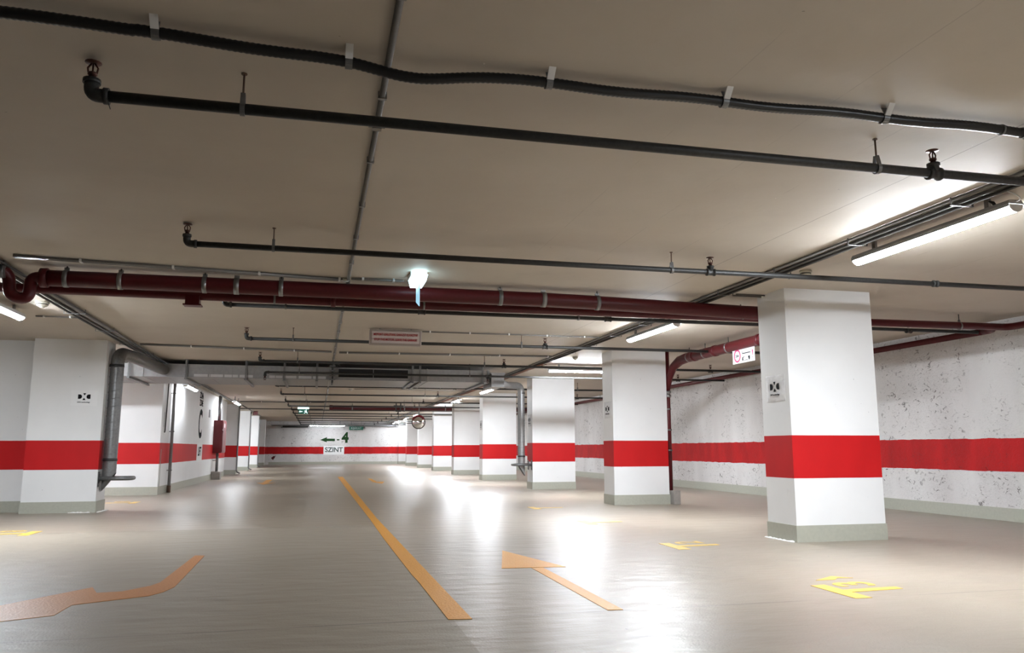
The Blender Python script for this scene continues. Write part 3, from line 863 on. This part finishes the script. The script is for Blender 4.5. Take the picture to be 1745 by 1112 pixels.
# conduit stepping down in front of the duct
tj = thing('pipe_junction', 'cluster of dark fittings where the middle conduit steps over the grey duct', 'pipe fitting', (0.26, 16.86, 2.40))
MB().tube(rounded([(0.26, 16.70, H-0.018), (0.26, 16.84, H-0.06), (0.26, 16.84, 2.37), (0.26, 17.2, 2.35)], 0.05), 0.020, 10).build('pipe', 'iron', tj)
for z_ in (2.70, 2.60, 2.50, 2.42):
    MB().box((0.20, 16.81, z_-0.012), (0.32, 16.87, z_+0.012)).build('clamp', 'galv_dull', tj)
MB().tube([(0.31, 16.80, 2.74), (0.38, 16.80, 2.735), (0.40, 16.80, 2.70)], 0.016, 8).build('branch', 'iron', tj)
# end box and round branches
MB().box((3.64, 16.85, 2.33), (3.92, 17.75, 2.62)).box((3.62, 16.83, 2.60), (3.94, 17.77, 2.635)).build('end_box', 'galv', t)

def round_duct(label, pts, r, cut_to, rail, colf, parent_name='extract_duct'):
    t = thing(parent_name, label, 'duct', (pts[-1][0], pts[-1][1], 0))
    path = rounded(pts, r*2.0, 8)
    # lower end cut on the slant
    mb = MB().tube(path, r, 22, cap=False)
    n = len(path)
    last = [mb.v[(n-1)*22+j] for j in range(22)]
    x0, y0, z0 = pts[-1]
    for j in range(22):
        v = last[j]
        tt = (v[0]-x0)/r*cut_to
        mb.v[(n-1)*22+j] = (v[0], v[1], z0+tt*0.15)
    mb.face(tuple(range(22))[::-1])
    o = mb.build('tube', 'galv_dull' if x0 < 0 else 'galv', t)
    e = MB()
    e.lathe((0, 0, 0), [(0.001, 0)], seg=3) if False else None
    # black sheet just inside the cut, painted shade of the hollow duct
    m2 = MB(); ring = []
    for j in range(22):
        v = mb.v[(n-1)*22+j]
        ring.append((x0+(v[0]-x0)*0.97, y0+(v[1]-y0)*0.97, v[2]+0.012))
    m2.v = ring; m2.face(tuple(range(22)))
    m2.build('mouth', 'black', t)
    # lock seams spiral + collars
    z = z0+0.22
    ztop = pts[-2][2]-r*2.2
    turns = (ztop-z)/0.13
    n_ = int(turns*22)
    MB().tube([(x0+(r+0.001)*math.cos(2*PI*k/22), y0+(r+0.001)*math.sin(2*PI*k/22), z+(ztop-z)*k/n_) for k in range(n_+1)], 0.0035, 5).build('spiral_seam', 'galv_dull', t)
    for z in (pts[-2][2]-r*2.3, z0+0.34):
        MB().lathe((x0, y0, z), [(r, 0), (r+0.010, 0.002), (r+0.010, 0.022), (r, 0.024)], seg=22).lathe((x0, y0, z+0.03), [(r, 0), (r+0.008, 0.002), (r+0.008, 0.010), (r, 0.012)], seg=22).build('collar', 'black', t)
    return t

round_duct('thick spiral duct with elbow running down beside the left notice pillar',
           [(-3.02, 17.0, 2.565), (-3.20, 14.95, 2.60), (-3.295, 14.42, 2.60), (-3.297, 14.40, 0.47)], 0.105, 1.0, None, None)
round_duct('slimmer shiny spiral duct with elbow hanging in front of the third right pillar',
           [(3.90, 17.4, 2.475), (4.55, 19.2, 2.555), (4.99, 19.55, 2.575), (5.0, 19.56, 0.45)], 0.088, -0.9, None, None)

def bumper(label, xc, sgn, y0, y1, z, reach, r=0.033):
    t = thing('bumper_rail', label, 'guard rail', (xc, (y0+y1)/2, z))
    MB().tube(rounded([(xc+sgn*0.006, y0, z), (xc+sgn*reach, y0, z), (xc+sgn*reach, y1, z), (xc+sgn*0.006, y1, z)], 0.10), r, 14).build('hoop', 'galv_dull', t)
    for y_ in (y0, y1):
        MB().box((xc, y_-0.05, z-0.13), (xc+sgn*0.008, y_+0.05, z+0.11)).build('wall_plate', 'galv_dull', t)
        for dz in (-0.09, 0.07):
            MB().tube([(xc+sgn*0.008, y_, z+dz), (xc+sgn*0.022, y_, z+dz)], 0.010, 6).build('bolt', 'galv_dull', t)
bumper('steel hoop guard rail round the foot of the thick duct on the left pillar', -3.42, 1, 14.26, 14.58, 0.53, 0.48)
bumper('steel hoop guard rail round the foot of the shiny duct on the third right pillar', 5.22, -1, 19.38, 19.72, 0.60, 0.44)

# ---------------------------------------------------------------- hanging lights, signs, detectors
t = thing('emergency_light', 'glowing blue-white emergency light on the ceiling with a hanging blade', 'emergency light', (0.95, 7.98, 2.62))
MB().box((0.865, 7.90, H-0.045), (1.035, 8.18, H)).build('base', 'whiteplastic', t)
MB().prism([(0.872, H-0.045), (1.028, H-0.045), (1.010, H-0.115), (0.890, H-0.115)], 'y', 7.80, 8.17).build('diffuser', 'emerg', t)
MB().prism([(7.82, 2.665), (8.10, 2.665), (8.10, 2.50), (7.82, 2.41)], 'x', 0.945, 0.951).build('blade', 'emerg_blade', t)

t = thing('warning_sign', 'taupe light-box sign with red text STOP THE MOTOR hanging from the ceiling', 'sign', (1.085, 11.85, 2.52))
MB().box((0.70, 11.82, 2.525), (1.475, 11.92, 2.755)).build('frame', 'signframe', t, bevel=0.012)
MB().box((0.735, 11.812, 2.555), (1.44, 11.822, 2.73)).build('panel', 'signface', t)
lettering('text_line', 'MOTORT LEÁLLÍTANI, GARÁZST ELHAGYNI!', 0.050, (1.0875, 11.809, 2.680), (1, 0, 0), (0, 0, 1), 'signred', t, bold=0.0008, sx=0.66)
lettering('text_line', 'STOP THE MOTOR, LEAVE THE GARAGE!', 0.050, (1.0875, 11.809, 2.605), (1, 0, 0), (0, 0, 1), 'signred', t, bold=0.0008, sx=0.70)
for x in (0.85, 1.32): MB().tube([(x, 11.87, 2.755), (x, 11.87, H)], 0.006, 6).build('hanger', 'steel', t)

# height-limit sign in the plane of the red pipe
XS = 6.40
t = thing('height_limit_sign', 'white plate with red ring, height warning and exclamation mark under the red pipe', 'sign', (XS, 11.07, 2.32))
MB().box((XS, 10.74, 2.315), (XS+0.006, 11.40, 2.555)).build('plate', 'paper', t)
XF = XS-0.0015
def ringx(mb, yc_, zc_, r0, r1, n=28):
    for k in range(n):
        a, b = 2*PI*k/n, 2*PI*(k+1)/n
        mb.prism([(yc_+r0*math.cos(a), zc_+r0*math.sin(a)), (yc_+r1*math.cos(a), zc_+r1*math.sin(a)), (yc_+r1*math.cos(b), zc_+r1*math.sin(b)), (yc_+r0*math.cos(b), zc_+r0*math.sin(b))], 'x', XF, XS)
    return mb
mb = ringx(MB(), 11.255, 2.435, 0.078, 0.100)
mb.prism([(11.255-0.014, 2.535), (11.255+0.014, 2.535), (11.255, 2.505)], 'x', XF, XS)
mb.build('ring', 'magenta', t)
lettering('limit_text', '2,0m', 0.055, (XF, 11.255, 2.435), (0, -1, 0), (0, 0, 1), 'greypaint', t)
mb = MB().prism([(11.10, 2.50), (11.095, 2.50), (11.09, 2.465), (10.86, 2.465), (10.86, 2.452), (11.10, 2.452)], 'x', XF, XS)
mb.prism([(11.10, 2.400), (11.04, 2.408), (11.04, 2.400), (11.08, 2.392), (11.075, 2.345), (11.10, 2.345), (11.11, 2.37)], 'x', XF, XS)
mb.prism([(10.88, 2.408), (10.93, 2.405), (10.93, 2.395), (10.91, 2.345), (10.89, 2.345), (10.88, 2.37)], 'x', XF, XS)
mb.prism([(11.05, 2.352), (10.94, 2.352), (10.94, 2.345), (11.05, 2.345)], 'x', XF, XS)
mb.build('pictogram', 'ink', t)
MB().prism([(10.812, 2.485), (10.780, 2.485), (10.790, 2.405), (10.802, 2.405)], 'x', XF, XS).box((XF, 10.788, 2.365), (XS, 10.804, 2.382)).build('exclamation_mark', 'magenta', t)
for y_ in (10.85, 11.28): MB().tube([(XS+0.003, y_, 2.553), (XS+0.015, y_, 2.56)], 0.004, 6).build('fixing', 'steel', t)

def detector(x, y, label, drop=0.03, r=0.055):
    t = thing('smoke_detector', label, 'smoke detector', (x, y, H-0.08), 'round ceiling smoke detectors')
    MB().lathe((x, y, H), [(r*0.95, 0), (r, 0.006), (r, 0.022), (r*0.92, 0.026)], (0, 0, -1), 20).build('base', 'creamplastic', t)
    MB().lathe((x, y, H-0.026), [(r*0.85, 0), (r*0.86, 0.018), (r*0.6, 0.032), (r*0.35, 0.036), (r*0.33, 0.044), (r*0.1, 0.047)], (0, 0, -1), 20).build('head', 'creamplastic', t)
    MB().lathe((x, y, H-0.030), [(r*0.87, 0), (r*0.875, 0.008)], (0, 0, -1), 20).build('vent_ring', 'grille', t)
detector(4.76, 6.95, 'cream smoke detector above the nearest right pillar, crossed by a sprinkler pipe', r=0.062)
detector(-3.32, 10.62, 'cream smoke detector left of the left conduit bundle, under the red pipe loop', r=0.075)
detector(4.85, 14.7, 'cream smoke detector just above the crosswise lamp')
detector(0.92, 24.2, 'cream smoke detector beyond the grey duct at the end of a thin conduit', r=0.07)
detector(4.05, 19.3, 'small detector right of the duct end box under the ceiling')
t = thing('cable_box', 'round cream junction box where conduits meet the big red pipe', 'junction box', (0.21, 8.42, H-0.03), None)
MB().lathe((0.225, 8.40, H), [(0.045, 0), (0.045, 0.03), (0.035, 0.036)], (0, 0, -1), 16).build('body', 'creamplastic', t)
MB().tube([(0.19, 8.36, H-0.03), (0.225, 8.33, H-0.05), (0.27, 8.35, H-0.03)], 0.005, 6).build('loose_wire', 'whiteplastic', t)

t = thing('exit_sign', 'green lit exit sign with running figure and arrow hanging from the ceiling', 'exit sign', (-0.53, 30.0, 2.24))
MB().box((-0.70, 29.99, 2.255), (-0.355, 30.03, 2.43)).build('panel', 'exit_green', t)
MB().box((-0.73, 29.97, 2.435), (-0.33, 30.06, 2.50)).build('lit_top', 'exit_white', t)
for x in (-0.66, -0.40): MB().tube([(x, 30.01, 2.50), (x, 30.01, H)], 0.006, 6).build('hanger', 'steel', t)
Yx = 29.985
mb = MB().prism([(-0.68, 2.345), (-0.64, 2.385), (-0.64, 2.36), (-0.56, 2.36), (-0.56, 2.33), (-0.64, 2.33), (-0.64, 2.305)], 'y', Yx, 29.99)
mb.build('arrow', 'exit_white', t)
mb = MB().prism([(-0.44, 2.39), (-0.415, 2.39), (-0.415, 2.415), (-0.44, 2.415)], 'y', Yx, 29.99)
mb.prism([(-0.50, 2.37), (-0.42, 2.385), (-0.40, 2.33), (-0.375, 2.275), (-0.395, 2.27), (-0.43, 2.325), (-0.47, 2.28), (-0.51, 2.285), (-0.50, 2.30), (-0.475, 2.30), (-0.45, 2.345), (-0.50, 2.355)], 'y', Yx, 29.99)
mb.build('running_figure', 'exit_white', t)

# mirror
mc = Vector((3.80, 31.0, 2.02))
t = thing('convex_mirror', 'round convex traffic mirror with red top rim hanging before the right pillars', 'mirror', tuple(mc))
ax = Vector((-0.35, -1.0, -0.05)).normalized()
R0 = 0.25
prof = [(R0*math.cos(a), R0*0.35*math.sin(a)) for a in [PI/2*k/9 for k in range(10)]]
prof[-1] = (0.002, R0*0.35)
mb = MB().lathe(tuple(mc), prof, tuple(ax), 36); mb.build('glass', 'mirror', t)
MB().lathe(tuple(mc-ax*0.03), [(R0, 0), (R0+0.022, 0.005), (R0+0.022, 0.045), (R0, 0.05)], tuple(ax), 36).build('rim', 'mirror_rim', t)
u = ax.cross(Vector((0, 0, 1))).normalized(); w = u.cross(ax)
mb = MB()
for k in range(10):
    a0, a1 = PI*(0.12+0.76*k/10), PI*(0.12+0.76*(k+1)/10)
    i = len(mb.v)
    for a, r_, h in ((a0, R0+0.035, 0.03), (a0, R0-0.035, 0.075), (a1, R0-0.035, 0.075), (a1, R0+0.035, 0.03)):
        mb.v.append(tuple(mc+u*math.cos(a)*r_+w*math.sin(a)*r_+ax*h))
    for a, r_, h in ((a0, R0+0.035, 0.02), (a0, R0-0.035, 0.065), (a1, R0-0.035, 0.065), (a1, R0+0.035, 0.02)):
        mb.v.append(tuple(mc+u*math.cos(a)*r_+w*math.sin(a)*r_+ax*h))
    for q in ((0, 1, 2, 3), (7, 6, 5, 4), (0, 4, 5, 1), (1, 5, 6, 2), (2, 6, 7, 3), (3, 7, 4, 0)):
        mb.face(tuple(i+j for j in q))
mb.build('hood', 'redcab', t)
MB().tube([tuple(mc-ax*0.03), tuple(mc-ax*0.10), (mc.x+0.03, mc.y+0.1, 2.3), (mc.x+0.03, mc.y+0.1, H)], 0.018, 10).build('arm', 'steel', t)

# ---------------------------------------------------------------- far wall equipment
t = thing('cable_tray', 'dark cable tray running along the top of the far wall', 'cable tray', (1.5, YF-0.1, 2.45))
MB().box((-2.9, YF-0.20, 2.46), (5.1, YF-0.02, 2.475)).box((-2.9, YF-0.20, 2.46), (5.1, YF-0.19, 2.55)).build('tray', 'galv_dull', t)
MB().tube([(-2.2, YF-0.28, 2.42), (-0.6, YF-0.28, 2.42)], 0.06, 10).build('pipe', 'iron', t)
MB().box((-2.3, YF-0.34, 2.33), (-2.2, YF-0.02, 2.52)).box((3.0, YF-0.3, 2.33), (3.06, YF-0.02, 2.52)).build('bracket', 'steel', t)
t = thing('exit_sign', 'dark green exit lettering box on the far wall beside the long lamp', 'sign', (2.4, YF-0.3, 2.22))
MB().box((2.02, YF-0.32, 2.23), (2.92, YF-0.26, 2.45)).build('panel', 'exit_green', t)
lettering('text', 'KIJÁRAT', 0.17, (2.47, YF-0.322, 2.34), (1, 0, 0), (0, 0, 1), 'paper', t, sx=1.1)
MB().tube([(2.15, YF-0.29, 2.45), (2.15, YF-0.29, H)], 0.012, 6).tube([(2.8, YF-0.29, 2.45), (2.8, YF-0.29, H)], 0.012, 6).build('hanger', 'steel', t)

Yw = YF-0.004
mb = MB().prism([(0.18, 1.58), (0.62, 1.76), (0.60, 1.66), (1.13, 1.66), (1.13, 1.50), (0.60, 1.50), (0.62, 1.42)], 'y', Yw, YF)
tag(mb.build('painted_arrow', 'green'), 'dark green arrow pointing left painted on the far wall', 'painted arrow')
t = thing('painted_number', 'big dark green -4 painted on the far wall', 'painted number', (1.64, YF, 1.37))
MB().box((1.25, Yw, 1.55), (1.42, YF, 1.63)).build('minus_sign', 'green', t)
lettering('digit', '4', 0.88, (1.79, Yw, 1.70), (1, 0, 0), (0, 0, 1), 'green', t, bold=0.045, sx=0.92)
t = thing('painted_word', 'grey word SZINT on a white gap in the far red band', 'painted word', (1.08, YF, 0.9))
MB().box((0.42, Yw, 0.62), (1.74, YF-0.0001, 1.19)).build('white_patch', 'plain_white', t)
lettering('letters', 'SZINT', 0.42, (1.08, Yw-0.002, 0.93), (1, 0, 0), (0, 0, 1), 'greypaint', t, bold=0.010, sx=1.0)
mb = MB().prism([(-2.85, 0.42), (-2.70, 0.56), (-2.66, 0.53), (-2.56, 0.60), (-2.62, 0.44), (-2.72, 0.30), (-2.76, 0.32)], 'y', Yw, YF)
tag(mb.build('painted_mark', 'redpipe'), 'small dark scrawl low on the far wall in its left corner', 'painted mark')

# ---------------------------------------------------------------- left wall details
XL = -3.398
t = thing('painted_word', 'small black two-line word painted high on the left wall above the big letter', 'painted word', (XL, 25.5, 2.3))
for k, (s_, z_) in enumerate((('ZÓNA', 2.57), ('ZONE', 2.35))):
    lettering('letters', s_, 0.25, (XL, 25.3, z_), (0, 1, 0), (0, 0, 1), 'ink', t, bold=0.010, sx=1.0)
tag(lettering('painted_letter', 'C', 1.15, (XL, 25.3, 1.70), (0, 1, 0), (0, 0, 1), 'ink', bold=0.030, sx=0.9), 'tall black letter C painted on the left wall', 'painted letter')
t = thing('painted_word', 'black word on a white gap in the red band under the letter C', 'painted word', (XL, 25.35, 0.9))
MB().box((-3.4, 24.9, 0.62), (XL, 26.0, 1.19)).build('white_patch', 'plain_white', t)
lettering('letters', 'LIFT', 0.36, (XL+0.002, 25.45, 0.92), (0, 1, 0), (0, 0, 1), 'ink', t, bold=0.008, sx=1.0)

t = thing('hydrant_cabinet', 'dark red hydrant cabinet on the left wall with a pipe above and below', 'cabinet', (-3.2, 29.0, 0.87))
CX0, CX1, CY0, CY1 = -3.4, -3.12, 28.5, 29.6
MB().box((CX0, CY0, 0.87), (CX1, CY1, 1.96)).build('body', 'redcab', t)
d = MB().box((CX1, CY0+0.04, 0.90), (CX1+0.018, CY1-0.04, 1.62)).build('door', 'redcab', t)
MB().box((CX1, CY0+0.04, 1.65), (CX1+0.018, CY1-0.04, 1.93)).build('upper_door', 'redcab', t)
MB().box((CX1+0.018, CY0+0.10, 1.55), (CX1+0.03, CY0+0.16, 1.60)).build('handle', 'steel', d)
MB().box((CX1+0.018, CY0+0.35, 1.72), (CX1+0.022, CY0+0.60, 1.86)).build('label_plate', 'paper', t)
MB().tube([(-3.25, 28.62, 1.96), (-3.25, 28.62, H)], 0.055, 12).build('upper_pipe', 'galv_dull', t)
MB().tube([(-3.25, 28.62, 0.25), (-3.25, 28.62, 0.87)], 0.045, 12).build('lower_pipe', 'galv_dull', t)
MB().box((-3.38, 28.3, 0.0), (-3.10, 28.7, 0.26)).build('foot_guard', 'greybox', t, bevel=0.01)
MB().tube([(-3.39, 28.6, 2.25), (-3.25, 28.6, 2.25)], 0.012, 6).tube([(-3.39, 28.6, 0.62), (-3.25, 28.6, 0.62)], 0.012, 6).build('pipe_bracket', 'steel', t)

t = thing('downpipe', 'thin grey downpipe standing against the left wall corner', 'pipe', (-3.34, 20.25, 0))
MB().tube([(-3.335, 20.25, 0.0), (-3.335, 20.25, 2.55)], 0.036, 12).build('pipe', 'greyplastic', t)
MB().tube([(-3.335, 20.25, 0.0), (-3.335, 20.25, 0.16)], 0.045, 12).build('foot_sleeve', 'rusty', t)
for z_ in (0.5, 1.4, 2.3): MB().box((-3.4, 20.22, z_), (-3.29, 20.28, z_+0.02)).build('pipe_clamp', 'galv_dull', t)
tag(MB().tube(rounded([(-3.38, 19.72, 2.60), (-3.38, 19.68, 2.3), (-3.38, 19.60, 1.42), (-3.38, 19.55, 1.38)], 0.05), 0.014, 8).build('wall_cable', 'conduit_dark'), 'short dark cable hanging down the left wall corner beside the downpipe', 'cable')
tag(MB().box((-3.40, 19.36, 0.0), (-3.392, 19.375, 1.0)).build('wall_trim_strip', 'skirting'), 'thin vertical strip low on the left wall corner', 'strip')
tag(MB().box((-3.40, 27.1, 2.0), (-3.385, 27.35, 2.25)).build('wall_notice', 'greyplastic'), 'small grey notice on the left wall between the letter and the cabinet', 'notice')
t = thing('wall_plate', 'grey plate hanging on the first pillar beyond the cabinet', 'plate', (-3.8, 33.75, 2.4))
MB().box((-3.78, 33.74, 2.30), (-3.66, 33.79, 2.66)).build('plate', 'greybox', t)
# corner pipes on the far left pillars
for i, l in ((1, 'thin grey pipe on the corner of the first pillar beyond the cabinet'), (2, 'thin grey pipe on the corner of the second pillar beyond the cabinet'), (3, 'thin grey pipe on the corner of the third pillar beyond the cabinet')):
    y_ = LY[i]
    t = thing('corner_pipe', l, 'pipe', (-3.08, y_, 0), 'thin pipes on the far left pillar corners')
    MB().tube(rounded([(-2.95, y_-0.03, 0.04), (-3.085, y_-0.03, 0.10), (-3.085, y_-0.03, H-0.1), (-3.085, y_+0.3, H-0.05)], 0.08), 0.030, 10).build('pipe', 'galv_dull', t)
conduit_run('ceiling_conduit', 'thin conduit linking the tops of the far left pillars', [0.0], 'y', 34.0, 45.0, -3.0, zc=H-0.03, clips=0, r=0.02, mat='conduit_dark')
tag(MB().box((-3.02, 39.8, 2.60), (-2.80, 39.95, H)).build('alarm_sounder', 'redcab'), 'tiny red alarm box near the top of the second pillar beyond the cabinet', 'alarm')

# ---------------------------------------------------------------- notices
def half_disc(yc_, zc_, r, sgn, wcut, n=14):
    """D-shaped blob opening to sgn side, as 2-D polygon"""
    pts = [(yc_+sgn*math.cos(a)*r*1.0, zc_+math.sin(a)*r) for a in [-PI/2+PI*k/n for k in range(n+1)]]
    return pts+[(yc_-sgn*wcut, zc_+r), (yc_-sgn*wcut, zc_-r)][:2]

t = thing('notice', 'white notice with black logo of cut-out letters on the left pillar front', 'notice', (-3.70, 14.2, 1.72))
Yn = 14.196
MB().box((-3.90, Yn, 1.70), (-3.50, 14.1995, 1.95)).build('sheet', 'paper_bright', t)
zc_ = 1.845
k_ = 0.030
lg = MB()
y0_, y1_ = Yn-0.0015, Yn
xc0 = -3.705
lg.prism([(xc0-0.092, zc_+0.036), (xc0-0.092, zc_-0.036)]+[(xc0-0.067+0.034*math.cos(a), zc_+0.036*math.sin(a)) for a in [-PI/2+PI*k/12 for k in range(13)]], 'y', y0_, y1_)
lg.prism([(xc0+0.092, zc_-0.036), (xc0+0.092, zc_+0.036)]+[(xc0+0.067-0.034*math.cos(a), zc_-0.036*math.sin(a)) for a in [-PI/2+PI*k/12 for k in range(13)]], 'y', y0_, y1_)
lg.prism([(xc0-0.020, zc_+0.056), (xc0+0.026, zc_+0.056), (xc0+0.003, zc_+0.018)], 'y', y0_, y1_)
lg.prism([(xc0-0.026, zc_-0.056), (xc0+0.022, zc_-0.056), (xc0-0.001, zc_-0.018)], 'y', y0_, y1_)
lg.build('logo', 'ink', t)
lettering('caption', 'DXC.technology', 0.026, (xc0-0.005, y0_, 1.755), (1, 0, 0), (0, 0, 1), 'ink', t, bold=0.0006, sx=1.05)

def side_notice(xf, y0, z0, label):
    """logo sheet in a wrinkled clear sleeve on a pillar side that faces the aisle (-X)"""
    W_, H_ = 0.38, 0.30
    t = thing('notice', label, 'notice', (xf, y0+W_/2, z0))
    n = 14
    mb = MB()
    rnd = random.Random(int(y0*10))
    i0 = len(mb.v)
    for a in range(n+1):
        for b in range(n+1):
            edge = a in (0, n) or b in (0, n)
            d = 0.002 if edge else 0.002+0.007*(0.5+0.5*math.sin(a*1.9+b*0.6)*math.sin(b*1.1))+rnd.random()*0.003
            mb.v.append((xf-d, y0+W_*a/n, z0+H_*b/n))
    for a in range(n):
        for b in range(n):
            q = i0+a*(n+1)+b
            mb.face((q, q+n+1, q+n+2, q+1), True)
    mb.box((xf-0.0015, y0, z0), (xf-0.0001, y0+W_, z0+H_))
    mb.build('sleeve', 'sleeve', t)
    yc, zc = y0+W_/2, z0+H_*0.56
    x0_, x1_ = xf-0.0135, xf-0.012
    lg = MB()
    lg.prism([(yc+0.092, zc+0.036), (yc+0.092, zc-0.036)]+[(yc+0.067-0.034*math.cos(a), zc+0.036*math.sin(a)) for a in [-PI/2+PI*k/12 for k in range(13)]], 'x', x0_, x1_)
    lg.prism([(yc-0.092, zc-0.036), (yc-0.092, zc+0.036)]+[(yc-0.067+0.034*math.cos(a), zc-0.036*math.sin(a)) for a in [-PI/2+PI*k/12 for k in range(13)]], 'x', x0_, x1_)
    lg.prism([(yc-0.023, zc+0.056), (yc+0.023, zc+0.056), (yc, zc+0.018)], 'x', x0_, x1_)
    lg.prism([(yc-0.024, zc-0.056), (yc+0.024, zc-0.056), (yc, zc-0.018)], 'x', x0_, x1_)
    lg.build('logo', 'ink', t)
    lettering('caption', 'DXC.technology', 0.026, (x0_, yc, zc-0.09), (0, -1, 0), (0, 0, 1), 'ink', t, sx=1.05)
side_notice(5.04, 7.86, 1.52, 'shiny wrinkled notice in a clear sleeve on the side of the nearest right pillar')
side_notice(5.19, 13.66, 1.55, 'shiny notice in a clear sleeve on the side of the second right pillar')
side_notice(5.22, 19.37, 1.55, 'small notice on the side of the third right pillar behind the steel duct')
side_notice(5.16, 25.26, 1.60, 'tiny notice on the side of the fourth right pillar')
tag(MB().box((-3.419, 14.3, 1.62), (-3.412, 14.5, 1.9)).build('notice', 'paper'), 'narrow pale notice on the dark side of the left pillar behind the duct', 'notice')
tag(MB().box((-3.398, 19.48, 1.50), (-3.392, 19.72, 1.83)).build('notice', 'paper'), 'small notice near the corner of the left wall beside the downpipe', 'notice')

# ---------------------------------------------------------------- floor paint
def paint(name, poly, mat, label, cat):
    o = MB().prism(poly, 'z', 0.0004, 0.003).build(name, mat)
    return tag(o, label, cat)
yl_ = [(0.93, 4.83)]+[(0.93-0.05*(y-4.83)/7, y) for y in (7, 9, 10.8, 11.9)]+[(0.915, 20), (0.94, 29.8), (0.76, 29.8), (0.76, 20), (0.775, 11.9), (0.765, 9), (0.775, 6.6), (0.785, 6.2), (0.79, 4.85)]
paint('lane_line', yl_, 'yellow', 'long ochre lane line running away down the middle of the floor', 'floor marking')
paint('floor_arrow', [(-2.25, 5.62), (-1.96, 5.97), (-1.56, 6.58), (-1.47, 6.32), (-1.31, 6.34), (-1.16, 6.55), (-1.12, 6.69), (-1.09, 8.26), (-1.0, 8.23), (-0.98, 6.46), (-1.02, 6.25), (-1.09, 6.11), (-1.26, 6.02), (-1.51, 5.88), (-1.52, 5.55), (-1.80, 5.42), (-2.3, 5.30)], 'orange', 'bent orange-brown arrow on the floor at lower left', 'floor marking')
mb = MB().prism([(1.82, 7.9), (1.55, 6.75), (2.10, 6.70)], 'z', 0.0004, 0.003).prism([(1.80, 4.88), (1.90, 4.87), (1.90, 6.705), (1.80, 6.71)], 'z', 0.0004, 0.003)
tag(mb.build('floor_arrow', 'yellow'), 'straight ochre arrow right of the lane line pointing away', 'floor marking')
paint('floor_arrow', [(1.87, 23.6), (1.62, 25.0), (1.70, 25.0), (1.70, 27.6), (1.82, 27.6), (1.82, 25.0), (2.05, 25.0)], 'yellow', 'faint distant ochre arrow right of the far end of the lane line', 'floor marking')
paint('floor_arrow', [(-1.45, 23.9), (-1.72, 25.2), (-1.55, 25.2), (-1.55, 27.4), (-1.38, 27.4), (-1.38, 25.2), (-1.2, 25.2)], 'yellow', 'faint distant ochre arrow left of the lane line', 'floor marking')

def bay_number(x, y, flip, chars, label):
    """bay number; flip=1: letters stand up towards +X, flip=-1 towards -X"""
    t = thing('bay_number', label, 'floor marking', (x, y, 0.002), 'yellow bay numbers painted on the floor')
    for k, ch in enumerate(chars):
        lettering('digit', ch, 0.62 if ch == '1' else 0.46, (x, y+(k*0.30)*flip, 0.003), (0, -flip, 0), (flip, 0, 0), 'yellow2', t, bold=0.012, depth=0.0012, sx=0.95)
t = thing('bay_number', 'bright yellow bay number painted on the floor nearest at lower right', 'floor marking', (3.85, 5.15, 0.001), 'yellow bay numbers painted on the floor')
MB().prism([(3.55, 4.84), (3.68, 4.84), (3.68, 5.055), (4.13, 5.09), (4.13, 5.17), (3.68, 5.15), (3.68, 5.37), (3.56, 5.36)], 'z', 0.0004, 0.003).build('digit', 'yellow2', t)
lettering('digit', '3', 0.42, (3.92, 5.35, 0.0015), (0, 1, 0), (-1, 0, 0), 'yellow2', t, bold=0.008, depth=0.001)
MB().prism([(3.74, 5.56), (3.97, 5.70), (4.09, 5.59), (3.97, 5.62), (3.90, 5.55)], 'z', 0.0004, 0.003).build('digit', 'yellow2', t)
def bay1(dx, dy, label, chars='1'):
    t = thing('bay_number', label, 'floor marking', (3.85+dx, 5.15+dy, 0.001), 'yellow bay numbers painted on the floor')
    MB().prism([(x+dx, y+dy) for x, y in [(3.55, 4.84), (3.68, 4.84), (3.68, 5.055), (4.13, 5.09), (4.13, 5.17), (3.68, 5.15), (3.68, 5.37), (3.56, 5.36)]], 'z', 0.0004, 0.003).build('digit', 'yellow2', t)
    if chars: lettering('digit', chars, 0.42, (3.92+dx, 5.37+dy, 0.0015), (0, 1, 0), (-1, 0, 0), 'yellow2', t, bold=0.004, depth=0.001)
bay1(0.0, 2.70, 'yellow bay number on the floor left of the nearest right pillar', '2')
bay1(0.0, 5.45, 'faint yellow bay number on the shiny floor in front of the second right pillar', '')
bay1(0.0, 8.2, 'faint yellow bay number beside the second right pillar', '')
for y_, l in ((10.9, 'yellow bay number at the left edge in front of the notice pillar'), (16.6, 'small yellow bay number on the floor between the left pillar and the left wall')):
    t = thing('bay_number', l, 'floor marking', (-3.6, y_, 0.001), 'yellow bay numbers painted on the floor')
    MB().prism([(-3.26, y_-0.26), (-3.26, y_+0.26), (-3.38, y_+0.26), (-3.38, y_+0.05), (-3.82, y_+0.06), (-3.82, y_-0.05), (-3.38, y_-0.05), (-3.38, y_-0.26)], 'z', 0.0004, 0.003).build('digit', 'yellow2', t)
    lettering('digit', '8', 0.42, (-3.62, y_+0.33, 0.0015), (0, -1, 0), (1, 0, 0), 'yellow2', t, depth=0.001)
